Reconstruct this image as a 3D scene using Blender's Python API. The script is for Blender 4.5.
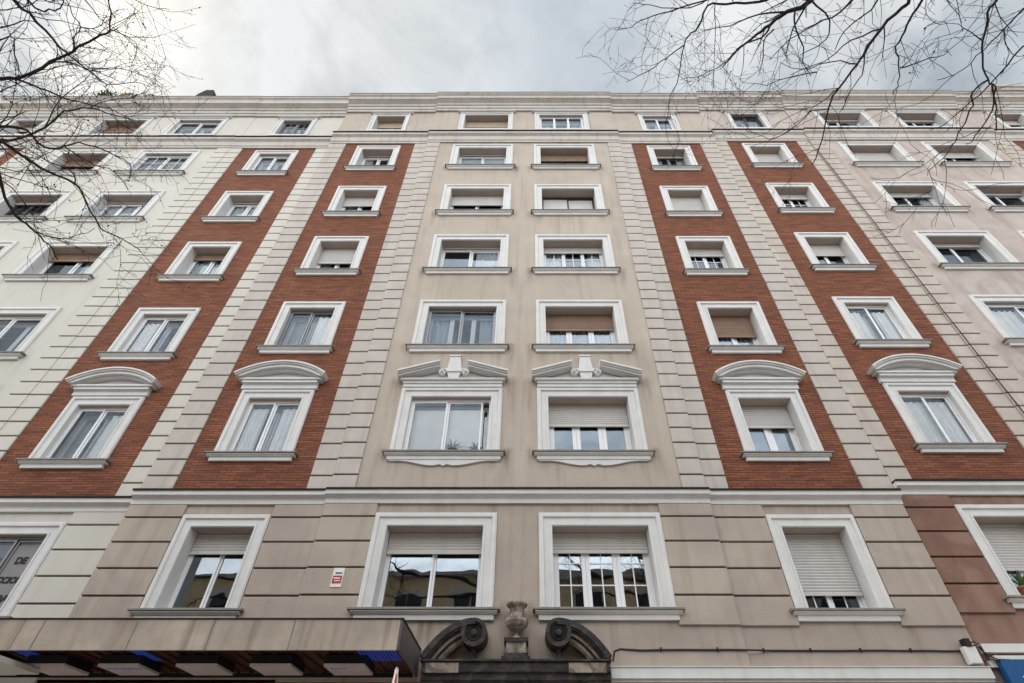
import bpy, math, random
from mathutils import Vector, Matrix
random.seed(7)
for o in list(bpy.data.objects): bpy.data.objects.remove(o)
scene = bpy.context.scene
COL = scene.collection
R = math.radians

# ------------------------------------------------------------------ camera
FPX, CX, CAMY, CAMZ = 530.0, 529.0, -9.56, 1.6
PITCH = math.atan(FPX/559.5)
cam_data = bpy.data.cameras.new("camera")
cam = bpy.data.objects.new("camera", cam_data); COL.objects.link(cam)
cam.location = (0, CAMY, CAMZ)
cam.rotation_euler = (R(90)+PITCH, 0, 0)
cam_data.sensor_width = 36.0
cam_data.lens = FPX/1024*36.0
cam_data.shift_x = -(CX-512)/1024
cam_data.clip_start = 0.05; cam_data.clip_end = 3000
scene.camera = cam

# ------------------------------------------------------------------ sky and sun
SUN_EL, SUN_ROT = R(50), R(264)
world = bpy.data.worlds.new("World"); scene.world = world
world.use_nodes = True
wn, wl = world.node_tree.nodes, world.node_tree.links
wn.clear()
def N(nodes, t, **kw):
    n = nodes.new(t)
    for k, v in kw.items(): setattr(n, k, v)
    return n
out = N(wn, 'ShaderNodeOutputWorld'); bg = N(wn, 'ShaderNodeBackground')
sky = N(wn, 'ShaderNodeTexSky', sky_type='NISHITA', sun_disc=False)
sky.sun_elevation = SUN_EL; sky.sun_rotation = SUN_ROT
sky.air_density = 1.2; sky.dust_density = 2.5; sky.ozone_density = 1.5
tc = N(wn, 'ShaderNodeTexCoord')
sep = N(wn, 'ShaderNodeSeparateXYZ'); wl.new(tc.outputs['Generated'], sep.inputs[0])
mx = N(wn, 'ShaderNodeMath', operation='MAXIMUM'); wl.new(sep.outputs['Z'], mx.inputs[0]); mx.inputs[1].default_value = 0.12
dx = N(wn, 'ShaderNodeMath', operation='DIVIDE'); wl.new(sep.outputs['X'], dx.inputs[0]); wl.new(mx.outputs[0], dx.inputs[1])
dy = N(wn, 'ShaderNodeMath', operation='DIVIDE'); wl.new(sep.outputs['Y'], dy.inputs[0]); wl.new(mx.outputs[0], dy.inputs[1])
cmb = N(wn, 'ShaderNodeCombineXYZ'); wl.new(dx.outputs[0], cmb.inputs[0]); wl.new(dy.outputs[0], cmb.inputs[1])
def wnoise(scale, detail, rough, off, dist=0.3):
    mp = N(wn, 'ShaderNodeMapping'); mp.inputs['Location'].default_value = off
    wl.new(cmb.outputs[0], mp.inputs[0])
    n = N(wn, 'ShaderNodeTexNoise'); n.inputs['Scale'].default_value = scale
    n.inputs['Detail'].default_value = detail; n.inputs['Roughness'].default_value = rough
    n.inputs['Distortion'].default_value = dist
    wl.new(mp.outputs[0], n.inputs['Vector']); return n
n1 = wnoise(1.7, 7, 0.55, (3.1, 1.7, 0), 0.2)
cover = N(wn, 'ShaderNodeValToRGB')
cover.color_ramp.elements[0].position = 0.36; cover.color_ramp.elements[0].color = (0.5, 0.5, 0.5, 1)
cover.color_ramp.elements[1].position = 0.54; cover.color_ramp.elements[1].color = (1, 1, 1, 1)
wl.new(n1.outputs['Fac'], cover.inputs[0])
n2 = wnoise(3.6, 9, 0.6, (7.3, 4.2, 1), 0.6)
tone = N(wn, 'ShaderNodeValToRGB')
tone.color_ramp.elements[0].position = 0.30; tone.color_ramp.elements[0].color = (4.1, 4.35, 4.55, 1)
tone.color_ramp.elements[1].position = 0.58; tone.color_ramp.elements[1].color = (6.5, 6.75, 6.9, 1)
wl.new(n2.outputs['Fac'], tone.inputs[0])
smul = N(wn, 'ShaderNodeMixRGB', blend_type='MULTIPLY'); smul.inputs['Fac'].default_value = 1
smul.inputs['Color2'].default_value = (1.6, 1.5, 1.15, 1)
wl.new(sky.outputs[0], smul.inputs['Color1'])
mixc = N(wn, 'ShaderNodeMixRGB')
wl.new(cover.outputs[0], mixc.inputs['Fac']); wl.new(smul.outputs[0], mixc.inputs['Color1']); wl.new(tone.outputs[0], mixc.inputs['Color2'])
# extra glow added to the clouds behind the camera to light the facades
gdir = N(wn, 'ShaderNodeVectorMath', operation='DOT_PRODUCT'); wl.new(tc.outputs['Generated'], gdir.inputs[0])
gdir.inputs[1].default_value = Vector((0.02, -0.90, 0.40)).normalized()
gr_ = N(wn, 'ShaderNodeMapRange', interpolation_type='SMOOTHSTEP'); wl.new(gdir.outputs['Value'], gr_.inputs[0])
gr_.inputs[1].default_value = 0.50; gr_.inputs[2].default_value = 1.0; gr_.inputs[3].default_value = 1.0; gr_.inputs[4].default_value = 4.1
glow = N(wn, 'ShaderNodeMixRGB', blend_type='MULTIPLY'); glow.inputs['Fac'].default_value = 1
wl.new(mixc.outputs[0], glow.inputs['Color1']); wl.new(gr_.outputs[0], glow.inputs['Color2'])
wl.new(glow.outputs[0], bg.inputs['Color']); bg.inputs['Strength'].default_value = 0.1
wl.new(bg.outputs[0], out.inputs['Surface'])

sd = bpy.data.lights.new("sun", 'SUN'); sd.energy = 1.3; sd.angle = R(22); sd.color = (1.0, 0.95, 0.88)
sun = bpy.data.objects.new("sun", sd); COL.objects.link(sun)
# direction towards the sun (azimuth from +Y clockwise)
sdir = Vector((math.sin(SUN_ROT)*math.cos(SUN_EL), math.cos(SUN_ROT)*math.cos(SUN_EL), math.sin(SUN_EL)))
sun.rotation_euler = sdir.to_track_quat('Z', 'Y').to_euler()
sun.location = sdir*60
scene.view_settings.view_transform = 'Standard'; scene.view_settings.look = 'None'
scene.view_settings.gamma = 1.0; scene.view_settings.use_curve_mapping = False
scene.view_settings.exposure = 0.40
scene.render.engine = 'CYCLES'
scene.cycles.max_bounces = 8; scene.cycles.transparent_max_bounces = 12

# ------------------------------------------------------------------ materials
MAT = {}
def mat(name, col, rough=0.8, var=0.12, scale=1.2, streak=0.0, bump=0.15, bscale=60, metallic=0, blotch=None, spec=0.3, stain=0):
    """plaster / paint / stone: base colour broken up by noise, optional vertical streaks and blotches"""
    m = bpy.data.materials.new(name); m.use_nodes = True
    n, l = m.node_tree.nodes, m.node_tree.links
    b = n['Principled BSDF']; b.inputs['Roughness'].default_value = rough
    b.inputs['Metallic'].default_value = metallic; b.inputs['Specular IOR Level'].default_value = spec
    g = N(n, 'ShaderNodeNewGeometry')
    t = N(n, 'ShaderNodeTexNoise'); t.inputs['Scale'].default_value = scale; t.inputs['Detail'].default_value = 8; t.inputs['Roughness'].default_value = 0.65
    l.new(g.outputs['Position'], t.inputs['Vector'])
    r = N(n, 'ShaderNodeMapRange'); r.inputs[1].default_value = 0.3; r.inputs[2].default_value = 0.7
    r.inputs[3].default_value = 1-var; r.inputs[4].default_value = 1+var
    l.new(t.outputs['Fac'], r.inputs[0])
    base = N(n, 'ShaderNodeMixRGB', blend_type='MULTIPLY'); base.inputs['Fac'].default_value = 1
    base.inputs['Color1'].default_value = (*col, 1); l.new(r.outputs[0], base.inputs['Color2'])
    last = base.outputs[0]
    if blotch:
        tb = N(n, 'ShaderNodeTexNoise'); tb.inputs['Scale'].default_value = blotch[1]; tb.inputs['Detail'].default_value = 4; tb.inputs['Distortion'].default_value = 1.2
        l.new(g.outputs['Position'], tb.inputs['Vector'])
        rb = N(n, 'ShaderNodeMapRange'); rb.inputs[1].default_value = 0.47; rb.inputs[2].default_value = 0.60
        rb.inputs[3].default_value = 0; rb.inputs[4].default_value = blotch[2]
        l.new(tb.outputs['Fac'], rb.inputs[0])
        mb_ = N(n, 'ShaderNodeMixRGB'); l.new(rb.outputs[0], mb_.inputs['Fac']); l.new(last, mb_.inputs['Color1']); mb_.inputs['Color2'].default_value = (*blotch[0], 1)
        last = mb_.outputs[0]
    if streak:
        mp = N(n, 'ShaderNodeMapping'); mp.inputs['Scale'].default_value = (6, 6, 0.35); l.new(g.outputs['Position'], mp.inputs[0])
        ts = N(n, 'ShaderNodeTexNoise'); ts.inputs['Scale'].default_value = 1.0; ts.inputs['Detail'].default_value = 6
        l.new(mp.outputs[0], ts.inputs['Vector'])
        rs = N(n, 'ShaderNodeMapRange'); rs.inputs[1].default_value = 0.52; rs.inputs[2].default_value = 0.75; rs.inputs[3].default_value = 0; rs.inputs[4].default_value = streak
        l.new(ts.outputs['Fac'], rs.inputs[0])
        ms = N(n, 'ShaderNodeMixRGB'); l.new(rs.outputs[0], ms.inputs['Fac']); l.new(last, ms.inputs['Color1'])
        ms.inputs['Color2'].default_value = (col[0]*0.45, col[1]*0.40, col[2]*0.34, 1); last = ms.outputs[0]
    l.new(last, b.inputs['Base Color'])
    if stain:
        at_ = N(n, 'ShaderNodeAttribute'); at_.attribute_name = 'stain'
        mp2 = N(n, 'ShaderNodeMapping'); mp2.inputs['Scale'].default_value = (9, 9, 1.4); l.new(g.outputs['Position'], mp2.inputs[0])
        tn = N(n, 'ShaderNodeTexNoise'); tn.inputs['Scale'].default_value = 1; tn.inputs['Detail'].default_value = 6; l.new(mp2.outputs[0], tn.inputs['Vector'])
        rn = N(n, 'ShaderNodeMapRange'); rn.inputs[1].default_value = 0.35; rn.inputs[2].default_value = 0.65; rn.inputs[3].default_value = 0.15; rn.inputs[4].default_value = 1.0
        l.new(tn.outputs['Fac'], rn.inputs[0])
        mu = N(n, 'ShaderNodeMath', operation='MULTIPLY'); l.new(at_.outputs['Fac'], mu.inputs[0]); l.new(rn.outputs[0], mu.inputs[1])
        mu2 = N(n, 'ShaderNodeMath', operation='MULTIPLY'); l.new(mu.outputs[0], mu2.inputs[0]); mu2.inputs[1].default_value = stain*1.25; mu2.use_clamp = True
        mst = N(n, 'ShaderNodeMixRGB'); l.new(mu2.outputs[0], mst.inputs['Fac']); l.new(last, mst.inputs['Color1']); mst.inputs['Color2'].default_value = (0.16, 0.105, 0.065, 1)
        last = mst.outputs[0]; l.new(last, b.inputs['Base Color'])
    if bump:
        tb2 = N(n, 'ShaderNodeTexNoise'); tb2.inputs['Scale'].default_value = bscale; tb2.inputs['Detail'].default_value = 5
        l.new(g.outputs['Position'], tb2.inputs['Vector'])
        bp = N(n, 'ShaderNodeBump'); bp.inputs['Strength'].default_value = bump; bp.inputs['Distance'].default_value = 0.02
        l.new(tb2.outputs['Fac'], bp.inputs['Height']); l.new(bp.outputs[0], b.inputs['Normal'])
    MAT[name] = m; return m

mat('beige_plaster', (0.455, 0.385, 0.33), 0.9, 0.10, 0.8, 0.28, 0.25, 40, blotch=((0.40, 0.34, 0.27), 0.35, 0.35), stain=0.75)
mat('beige_blocks', (0.48, 0.43, 0.395), 0.9, 0.10, 1.5, 0.25, 0.25, 40)
mat('ground_beige', (0.385, 0.32, 0.275), 0.9, 0.10, 0.8, 0.30, 0.25, 40, blotch=((0.50, 0.44, 0.36), 0.5, 0.35), stain=0.75)
mat('cream_plaster', (0.56, 0.525, 0.475), 0.9, 0.05, 0.7, 0.12, 0.2, 40, stain=0.3)
mat('pink_plaster', (0.43, 0.36, 0.325), 0.9, 0.12, 1.6, 0.30, 0.3, 30, blotch=((0.52, 0.46, 0.43), 0.8, 0.6), stain=0.7)
mat('pink_blocks', (0.49, 0.43, 0.38), 0.9, 0.12, 1.6, 0.28, 0.3, 30, blotch=((0.44, 0.36, 0.31), 0.8, 0.5))
mat('red_plaster', (0.205, 0.112, 0.085), 0.9, 0.18, 1.8, 0.35, 0.3, 30, blotch=((0.31, 0.20, 0.16), 0.9, 0.55))
mat('groove_shade_plaster', (0.11, 0.08, 0.06), 0.95, 0.15, 2, 0.2)  # shade of the grooves painted as a dark plaster behind the blocks
mat('white_stucco', (0.64, 0.625, 0.615), 0.75, 0.07, 3.0, 0.07, 0.12, 50)
mat('cream_cornice', (0.50, 0.455, 0.42), 0.85, 0.10, 1.5, 0.40, 0.2, 40)
mat('sill_stone', (0.22, 0.205, 0.19), 0.8, 0.2, 6, 0.3)
mat('lead_flashing', (0.028, 0.024, 0.022), 0.9, 0.2, 4, spec=0.1)
mat('white_frame', (0.76, 0.75, 0.765), 0.4, 0.03, 3, 0, 0)
mat('grey_frame', (0.22, 0.22, 0.23), 0.4, 0.05, 3, 0, 0, metallic=0.5)
mat('dark_frame', (0.05, 0.045, 0.045), 0.5, 0.05, 3, 0, 0)
mat('white_shutter', (0.54, 0.51, 0.49), 0.55, 0.05, 3, 0.15, 0)
mat('beige_shutter', (0.42, 0.33, 0.24), 0.6, 0.08, 3, 0.2, 0)
mat('brown_shutter', (0.26, 0.17, 0.12), 0.6, 0.1, 3, 0.3, 0)
mat('dark_wood', (0.09, 0.035, 0.02), 0.5, 0.2, 3, 0.2)
mat('white_curtain', (0.88, 0.86, 0.83), 0.95, 0.05, 3, 0, 0)
mat('blue_curtain', (0.05, 0.13, 0.20), 0.9, 0.1, 3, 0, 0)
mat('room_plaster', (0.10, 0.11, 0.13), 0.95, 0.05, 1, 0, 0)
mat('soot_stone', (0.022, 0.019, 0.019), 0.6, 0.5, 5, 0.3, 0.6, 30, blotch=((0.11, 0.085, 0.075), 5, 0.35))
mat('worn_stone', (0.30, 0.25, 0.21), 0.85, 0.3, 6, 0.6, 0.5, 30, blotch=((0.07, 0.055, 0.05), 5, 0.7))
mat('door_stone', (0.40, 0.31, 0.20), 0.85, 0.15, 4, 0.4)
mat('canopy_sheet', (0.37, 0.305, 0.255), 0.55, 0.25, 1.6, 0.8, 0.1, 10)
mat('soffit_shade', (0.37, 0.30, 0.26), 0.9, 0.1, 2, 0.1)  # shade under the window heads put into a browner, darker colour
mat('brown_cladding', (0.20, 0.10, 0.065), 0.6, 0.2, 3, 0.2)
mat('canopy_dark', (0.06, 0.022, 0.016), 0.35, 0.3, 3, 0, 0)
mat('canopy_side', (0.10, 0.085, 0.09), 0.4, 0.3, 2, 0.4, 0)
mat('lamp_box', (0.012, 0.012, 0.014), 0.4, 0.2, 3, 0, 0)
mat('lamp_glass', (0.62, 0.52, 0.50), 0.35, 0.15, 4, 0, 0)
mat('blue_enamel', (0.008, 0.075, 0.22), 0.35, 0.08, 3, 0, 0)
mat('white_paint', (0.64, 0.63, 0.62), 0.5, 0.06, 3, 0.2, 0)
mat('purple_stone', (0.20, 0.15, 0.16), 0.7, 0.3, 8, 0.2)
mat('black_rubber', (0.012, 0.011, 0.011), 0.5, 0.1, 3, 0, 0)
mat('sign_white', (0.72, 0.72, 0.70), 0.4, 0.04, 3, 0, 0)
mat('sign_red', (0.45, 0.04, 0.03), 0.4, 0.1, 3, 0, 0)
mat('sign_blue', (0.06, 0.09, 0.22), 0.4, 0.1, 3, 0, 0)
mat('letter_black', (0.012, 0.012, 0.014), 0.5, 0.05, 3, 0, 0)
mat('frosted_film', (0.24, 0.225, 0.225), 0.5, 0.08, 3, 0, 0)
mat('bark', (0.045, 0.035, 0.032), 0.9, 0.4, 8, 0, 0.6, 25)
mat('bark_pale', (0.20, 0.17, 0.13), 0.9, 0.3, 5, 0, 0.5, 15, blotch=((0.08, 0.065, 0.05), 3, 0.8))
mat('seed', (0.03, 0.022, 0.018), 0.9, 0.3, 20, 0, 0)
mat('leaf_green', (0.05, 0.09, 0.03), 0.7, 0.4, 20, 0, 0)
mat('leaf_yellow', (0.30, 0.22, 0.05), 0.7, 0.3, 20, 0, 0)
mat('terracotta', (0.30, 0.11, 0.07), 0.8, 0.2, 5)
mat('asphalt', (0.05, 0.05, 0.052), 0.9, 0.3, 3, 0, 0.4, 80)
mat('kerb_stone', (0.30, 0.29, 0.27), 0.85, 0.15, 4)
mat('roof_tile', (0.25, 0.11, 0.07), 0.85, 0.2, 4)
mat('ochre_plaster', (0.85, 0.64, 0.38), 0.9, 0.08, 1.0, 0.2)
mat('window_dark', (0.02, 0.025, 0.03), 0.15, 0.2, 3, 0, 0, spec=0.6)

def paving():
    m = mat('paving', (0.30, 0.285, 0.265), 0.9, 0.15, 2)
    n, l = m.node_tree.nodes, m.node_tree.links; b = n['Principled BSDF']
    g = N(n, 'ShaderNodeNewGeometry'); br = N(n, 'ShaderNodeTexBrick'); br.offset = 0.5
    br.inputs['Scale'].default_value = 1; br.inputs['Brick Width'].default_value = 0.4; br.inputs['Row Height'].default_value = 0.4
    br.inputs['Mortar Size'].default_value = 0.006
    br.inputs['Color1'].default_value = (0.40, 0.385, 0.36, 1); br.inputs['Color2'].default_value = (0.34, 0.325, 0.305, 1); br.inputs['Mortar'].default_value = (0.08, 0.075, 0.07, 1)
    l.new(g.outputs['Position'], br.inputs['Vector']); l.new(br.outputs[0], b.inputs['Base Color'])
paving()

def brick():
    m = bpy.data.materials.new('red_brick'); m.use_nodes = True
    n, l = m.node_tree.nodes, m.node_tree.links; b = n['Principled BSDF']; b.inputs['Roughness'].default_value = 0.85
    b.inputs['Specular IOR Level'].default_value = 0.25
    g = N(n, 'ShaderNodeNewGeometry'); sp = N(n, 'ShaderNodeSeparateXYZ'); l.new(g.outputs['Position'], sp.inputs[0])
    c = N(n, 'ShaderNodeCombineXYZ'); l.new(sp.outputs['X'], c.inputs[0]); l.new(sp.outputs['Z'], c.inputs[1])
    br = N(n, 'ShaderNodeTexBrick'); br.offset = 0.5
    br.inputs['Scale'].default_value = 1; br.inputs['Brick Width'].default_value = 0.25; br.inputs['Row Height'].default_value = 0.058
    br.inputs['Mortar Size'].default_value = 0.0075; br.inputs['Mortar Smooth'].default_value = 0.3
    br.inputs['Color1'].default_value = (0.265, 0.092, 0.047, 1); br.inputs['Color2'].default_value = (0.165, 0.058, 0.034, 1)
    br.inputs['Mortar'].default_value = (0.07, 0.04, 0.03, 1)
    l.new(c.outputs[0], br.inputs['Vector'])
    # whole courses drift in tone, as hand laid thin brick does
    mp = N(n, 'ShaderNodeMapping'); mp.inputs['Scale'].default_value = (0.9, 14.0, 1); l.new(c.outputs[0], mp.inputs[0])
    t = N(n, 'ShaderNodeTexNoise'); t.inputs['Scale'].default_value = 1.6; t.inputs['Detail'].default_value = 7; t.inputs['Roughness'].default_value = 0.7
    l.new(mp.outputs[0], t.inputs['Vector'])
    r = N(n, 'ShaderNodeMapRange'); r.inputs[1].default_value = 0.3; r.inputs[2].default_value = 0.7; r.inputs[3].default_value = 0.58; r.inputs[4].default_value = 1.38
    l.new(t.outputs['Fac'], r.inputs[0])
    mm = N(n, 'ShaderNodeMixRGB', blend_type='MULTIPLY'); mm.inputs['Fac'].default_value = 1
    l.new(br.outputs['Color'], mm.inputs['Color1']); l.new(r.outputs[0], mm.inputs['Color2'])
    l.new(mm.outputs[0], b.inputs['Base Color'])
    bp = N(n, 'ShaderNodeBump'); bp.inputs['Strength'].default_value = 0.7; bp.inputs['Distance'].default_value = 0.01; bp.invert = True
    l.new(br.outputs['Fac'], bp.inputs['Height']); l.new(bp.outputs[0], b.inputs['Normal'])
    MAT['red_brick'] = m
brick()

def glass(name, tint, ior, gcol=(0.78, 0.88, 1)):
    m = bpy.data.materials.new(name); m.use_nodes = True
    n, l = m.node_tree.nodes, m.node_tree.links; n.clear()
    o = N(n, 'ShaderNodeOutputMaterial'); mix = N(n, 'ShaderNodeMixShader'); f = N(n, 'ShaderNodeFresnel'); f.inputs['IOR'].default_value = ior
    t = N(n, 'ShaderNodeBsdfTransparent'); t.inputs[0].default_value = (*tint, 1)
    gl = N(n, 'ShaderNodeBsdfGlossy'); gl.inputs['Roughness'].default_value = 0.01; gl.inputs['Color'].default_value = (*gcol, 1)
    g = N(n, 'ShaderNodeNewGeometry'); tx = N(n, 'ShaderNodeTexNoise'); tx.inputs['Scale'].default_value = 1.6; tx.inputs['Detail'].default_value = 1
    l.new(g.outputs['Position'], tx.inputs['Vector'])
    bp = N(n, 'ShaderNodeBump'); bp.inputs['Strength'].default_value = 0.12; bp.inputs['Distance'].default_value = 0.03
    l.new(tx.outputs['Fac'], bp.inputs['Height']); l.new(bp.outputs[0], gl.inputs['Normal'])
    l.new(f.outputs[0], mix.inputs[0]); l.new(t.outputs[0], mix.inputs[1]); l.new(gl.outputs[0], mix.inputs[2]); l.new(mix.outputs[0], o.inputs[0])
    MAT[name] = m
glass('clear_glass', (0.86, 0.91, 0.95), 2.15)
glass('outer_glass', (0.95, 0.965, 0.98), 1.55)

glass('mirror_glass', (0.60, 0.66, 0.70), 4.6, (0.50, 0.55, 0.60))
def emit(name, col, s):
    m = bpy.data.materials.new(name); m.use_nodes = True
    b = m.node_tree.nodes['Principled BSDF']; b.inputs['Base Color'].default_value = (*col, 1)
    b.inputs['Emission Color'].default_value = (*col, 1); b.inputs['Emission Strength'].default_value = s; MAT[name] = m
emit('blue_led', (0.02, 0.05, 0.30), 0.22)

# ------------------------------------------------------------------ mesh helpers
ORG = {}
class MB:
    def __init__(s): s.v = []; s.f = []; s.m = []
    def add(s, vs, fs, mi=0):
        b = len(s.v); s.v += [tuple(p) for p in vs]
        for f in fs: s.f.append(tuple(b+i for i in f)); s.m.append(mi)
    def box(s, x0, x1, y0, y1, z0, z1, mi=0):
        s.add([(x0,y0,z0),(x1,y0,z0),(x1,y1,z0),(x0,y1,z0),(x0,y0,z1),(x1,y0,z1),(x1,y1,z1),(x0,y1,z1)],
              [(0,3,2,1),(4,5,6,7),(0,1,5,4),(1,2,6,5),(2,3,7,6),(3,0,4,7)], mi)
    def cbox(s, x0, x1, y0, y1, z0, z1, c=0.008, mi=0):
        """block whose front (low y) arrises are chamfered"""
        s.add([(x0,y1,z0),(x1,y1,z0),(x1,y1,z1),(x0,y1,z1),
               (x0,y0+c,z0),(x1,y0+c,z0),(x1,y0+c,z1),(x0,y0+c,z1),
               (x0+c,y0,z0+c),(x1-c,y0,z0+c),(x1-c,y0,z1-c),(x0+c,y0,z1-c)],
              [(0,1,5,4),(1,2,6,5),(2,3,7,6),(3,0,4,7),(4,5,9,8),(5,6,10,9),(6,7,11,10),(7,4,8,11),(8,9,10,11)], mi)
    def quad(s, a, b, c, d, mi=0): s.add([a,b,c,d], [(0,1,2,3)], mi)
    def run(s, x0, x1, prof, yw, mi=0):
        """profile [(proud, z)...] extruded along X, wall face at yw"""
        n = len(prof)
        vs = [(x0, yw-d, z) for d, z in prof] + [(x1, yw-d, z) for d, z in prof]
        fs = [(i, i+n, i+1+n, i+1) for i in range(n-1)]
        s.add(vs, fs, mi)
        s.add([(x0, yw-d, z) for d, z in prof], [tuple(range(n))], mi)
        s.add([(x1, yw-d, z) for d, z in prof], [tuple(range(n-1,-1,-1))], mi)
    def plate(s, pts, y0, y1, mi=0):
        """polygon in XZ (counter-clockwise seen from -Y) extruded from y0 (front) to y1"""
        n = len(pts)
        vs = [(x,y0,z) for x,z in pts] + [(x,y1,z) for x,z in pts]
        s.add(vs, [tuple(range(n)), tuple(range(2*n-1,n-1,-1))] + [(i, i+n, (i+1)%n+n, (i+1)%n) for i in range(n)], mi)
    def band(s, outer, inner, y0, y1, mi=0):
        """strip between two polylines in XZ, extruded in y"""
        for i in range(len(outer)-1):
            s.plate([inner[i], inner[i+1], outer[i+1], outer[i]], y0, y1, mi)
    def frame_u(s, x0, x1, z0, z1, prof, yw, mi=0):
        """moulding round the left, top and right of an opening; prof [(outward, proud)]"""
        for (o1, d1), (o2, d2) in zip(prof[:-1], prof[1:]):
            p = lambda o, d: [(x0-o,yw-d,z0),(x0-o,yw-d,z1+o),(x1+o,yw-d,z1+o),(x1+o,yw-d,z0)]
            a, b = p(o1,d1), p(o2,d2)
            for i in range(3): s.add([a[i],a[i+1],b[i+1],b[i]], [(0,1,2,3)], mi)
    def tube(s, pts, rad, sides=6, mi=0, cap=True):
        pts = [Vector(p) for p in pts]; n = len(pts); b = len(s.v)
        up = Vector((0.3, 0.2, 1)).normalized(); prev = None
        for i, p in enumerate(pts):
            d = (pts[min(i+1,n-1)] - pts[max(i-1,0)])
            if d.length < 1e-9: d = Vector((0,0,1))
            d.normalize()
            if prev is None:
                a = d.cross(up)
                if a.length < 1e-3: a = d.cross(Vector((1,0,0)))
            else:
                a = prev - d*prev.dot(d)
                if a.length < 1e-4: a = d.cross(up)
            a.normalize(); prev = a; c = d.cross(a)
            r = rad[i] if isinstance(rad, (list, tuple)) else rad
            for k in range(sides):
                t = 2*math.pi*k/sides; q = p + a*(r*math.cos(t)) + c*(r*math.sin(t)); s.v.append(tuple(q))
        for i in range(n-1):
            for k in range(sides):
                k2 = (k+1)%sides
                s.f.append((b+i*sides+k, b+i*sides+k2, b+(i+1)*sides+k2, b+(i+1)*sides+k)); s.m.append(mi)
        if cap and sides > 3:
            s.f.append(tuple(b+k for k in range(sides-1,-1,-1))); s.m.append(mi)
            s.f.append(tuple(b+(n-1)*sides+k for k in range(sides))); s.m.append(mi)
    def lathe(s, cx, cy, prof, sides=24, mi=0, flute=0):
        b = len(s.v)
        for r, z in prof:
            for k in range(sides):
                t = 2*math.pi*k/sides; rr = r*(1+flute*math.cos(t*10)) if flute else r
                s.v.append((cx+rr*math.cos(t), cy+rr*math.sin(t), z))
        for i in range(len(prof)-1):
            for k in range(sides):
                k2 = (k+1)%sides
                s.f.append((b+i*sides+k, b+i*sides+k2, b+(i+1)*sides+k2, b+(i+1)*sides+k)); s.m.append(mi)
    def build(s, name, mats, parent=None, org=None, smooth=False):
        if isinstance(mats, str): mats = [mats]
        if org is None:
            xs = [p[0] for p in s.v]; ys = [p[1] for p in s.v]; zs = [p[2] for p in s.v]
            org = ((min(xs)+max(xs))/2, (min(ys)+max(ys))/2, min(zs))
        me = bpy.data.meshes.new(name)
        me.from_pydata([(p[0]-org[0], p[1]-org[1], p[2]-org[2]) for p in s.v], [], s.f)
        for m in mats: me.materials.append(MAT[m])
        me.polygons.foreach_set('material_index', s.m)
        if smooth: me.polygons.foreach_set('use_smooth', [True]*len(me.polygons))
        me.update()
        o = bpy.data.objects.new(name, me); COL.objects.link(o)
        ORG[o] = Vector(org)
        if parent is not None:
            o.parent = parent; o.location = Vector(org) - ORG[parent]
        else: o.location = org
        return o
def thing(name, label, cat, loc, group=None):
    o = bpy.data.objects.new(name, None); COL.objects.link(o); o.location = loc; ORG[o] = Vector(loc)
    o['label'] = label; o['category'] = cat
    if group: o['group'] = group
    return o
def tag(o, label, cat, group=None):
    o['label'] = label; o['category'] = cat
    if group: o['group'] = group
    return o
def struct(o, kind='structure'):
    o['kind'] = kind; return o
def px(x, y, t):
    """a point at distance t along the direction seen at photo position (x, y)"""
    u, v = (x-CX)/FPX, (341.5-y)/FPX
    d = Vector((u, math.cos(PITCH)-v*math.sin(PITCH), math.sin(PITCH)+v*math.cos(PITCH))).normalized()
    return Vector((0, CAMY, CAMZ)) + d*t

# ------------------------------------------------------------------ ground
m = MB(); m.box(-400, 400, -400, 400, -0.5, -0.2); struct(tag(m.build('ground', 'asphalt'), 'wide ground sheet under the street', 'ground'))
m = MB(); m.box(-120, 120, -20.0, -10.75, -0.2, -0.14); struct(tag(m.build('road', 'asphalt'), 'dark asphalt road in front of the houses', 'road'))
m = MB(); m.box(-120, 120, -10.6, 12, -0.2, 0.0); struct(tag(m.build('pavement', 'paving'), 'grey paved pavement at the foot of the facades', 'pavement'))
m = MB(); m.box(-120, 120, -40, -20.15, -0.2, 0.0); struct(tag(m.build('pavement', 'paving'), 'grey paved pavement across the road', 'pavement'))
m = MB(); m.box(-120, 120, -10.75, -10.6, -0.2, 0.005); struct(tag(m.build('kerb', 'kerb_stone'), 'granite kerb on the near side of the road', 'kerb'))
m = MB(); m.box(-120, 120, -20.15, -20.0, -0.2, 0.005); struct(tag(m.build('kerb', 'kerb_stone'), 'granite kerb on the far side of the road', 'kerb'))

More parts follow.
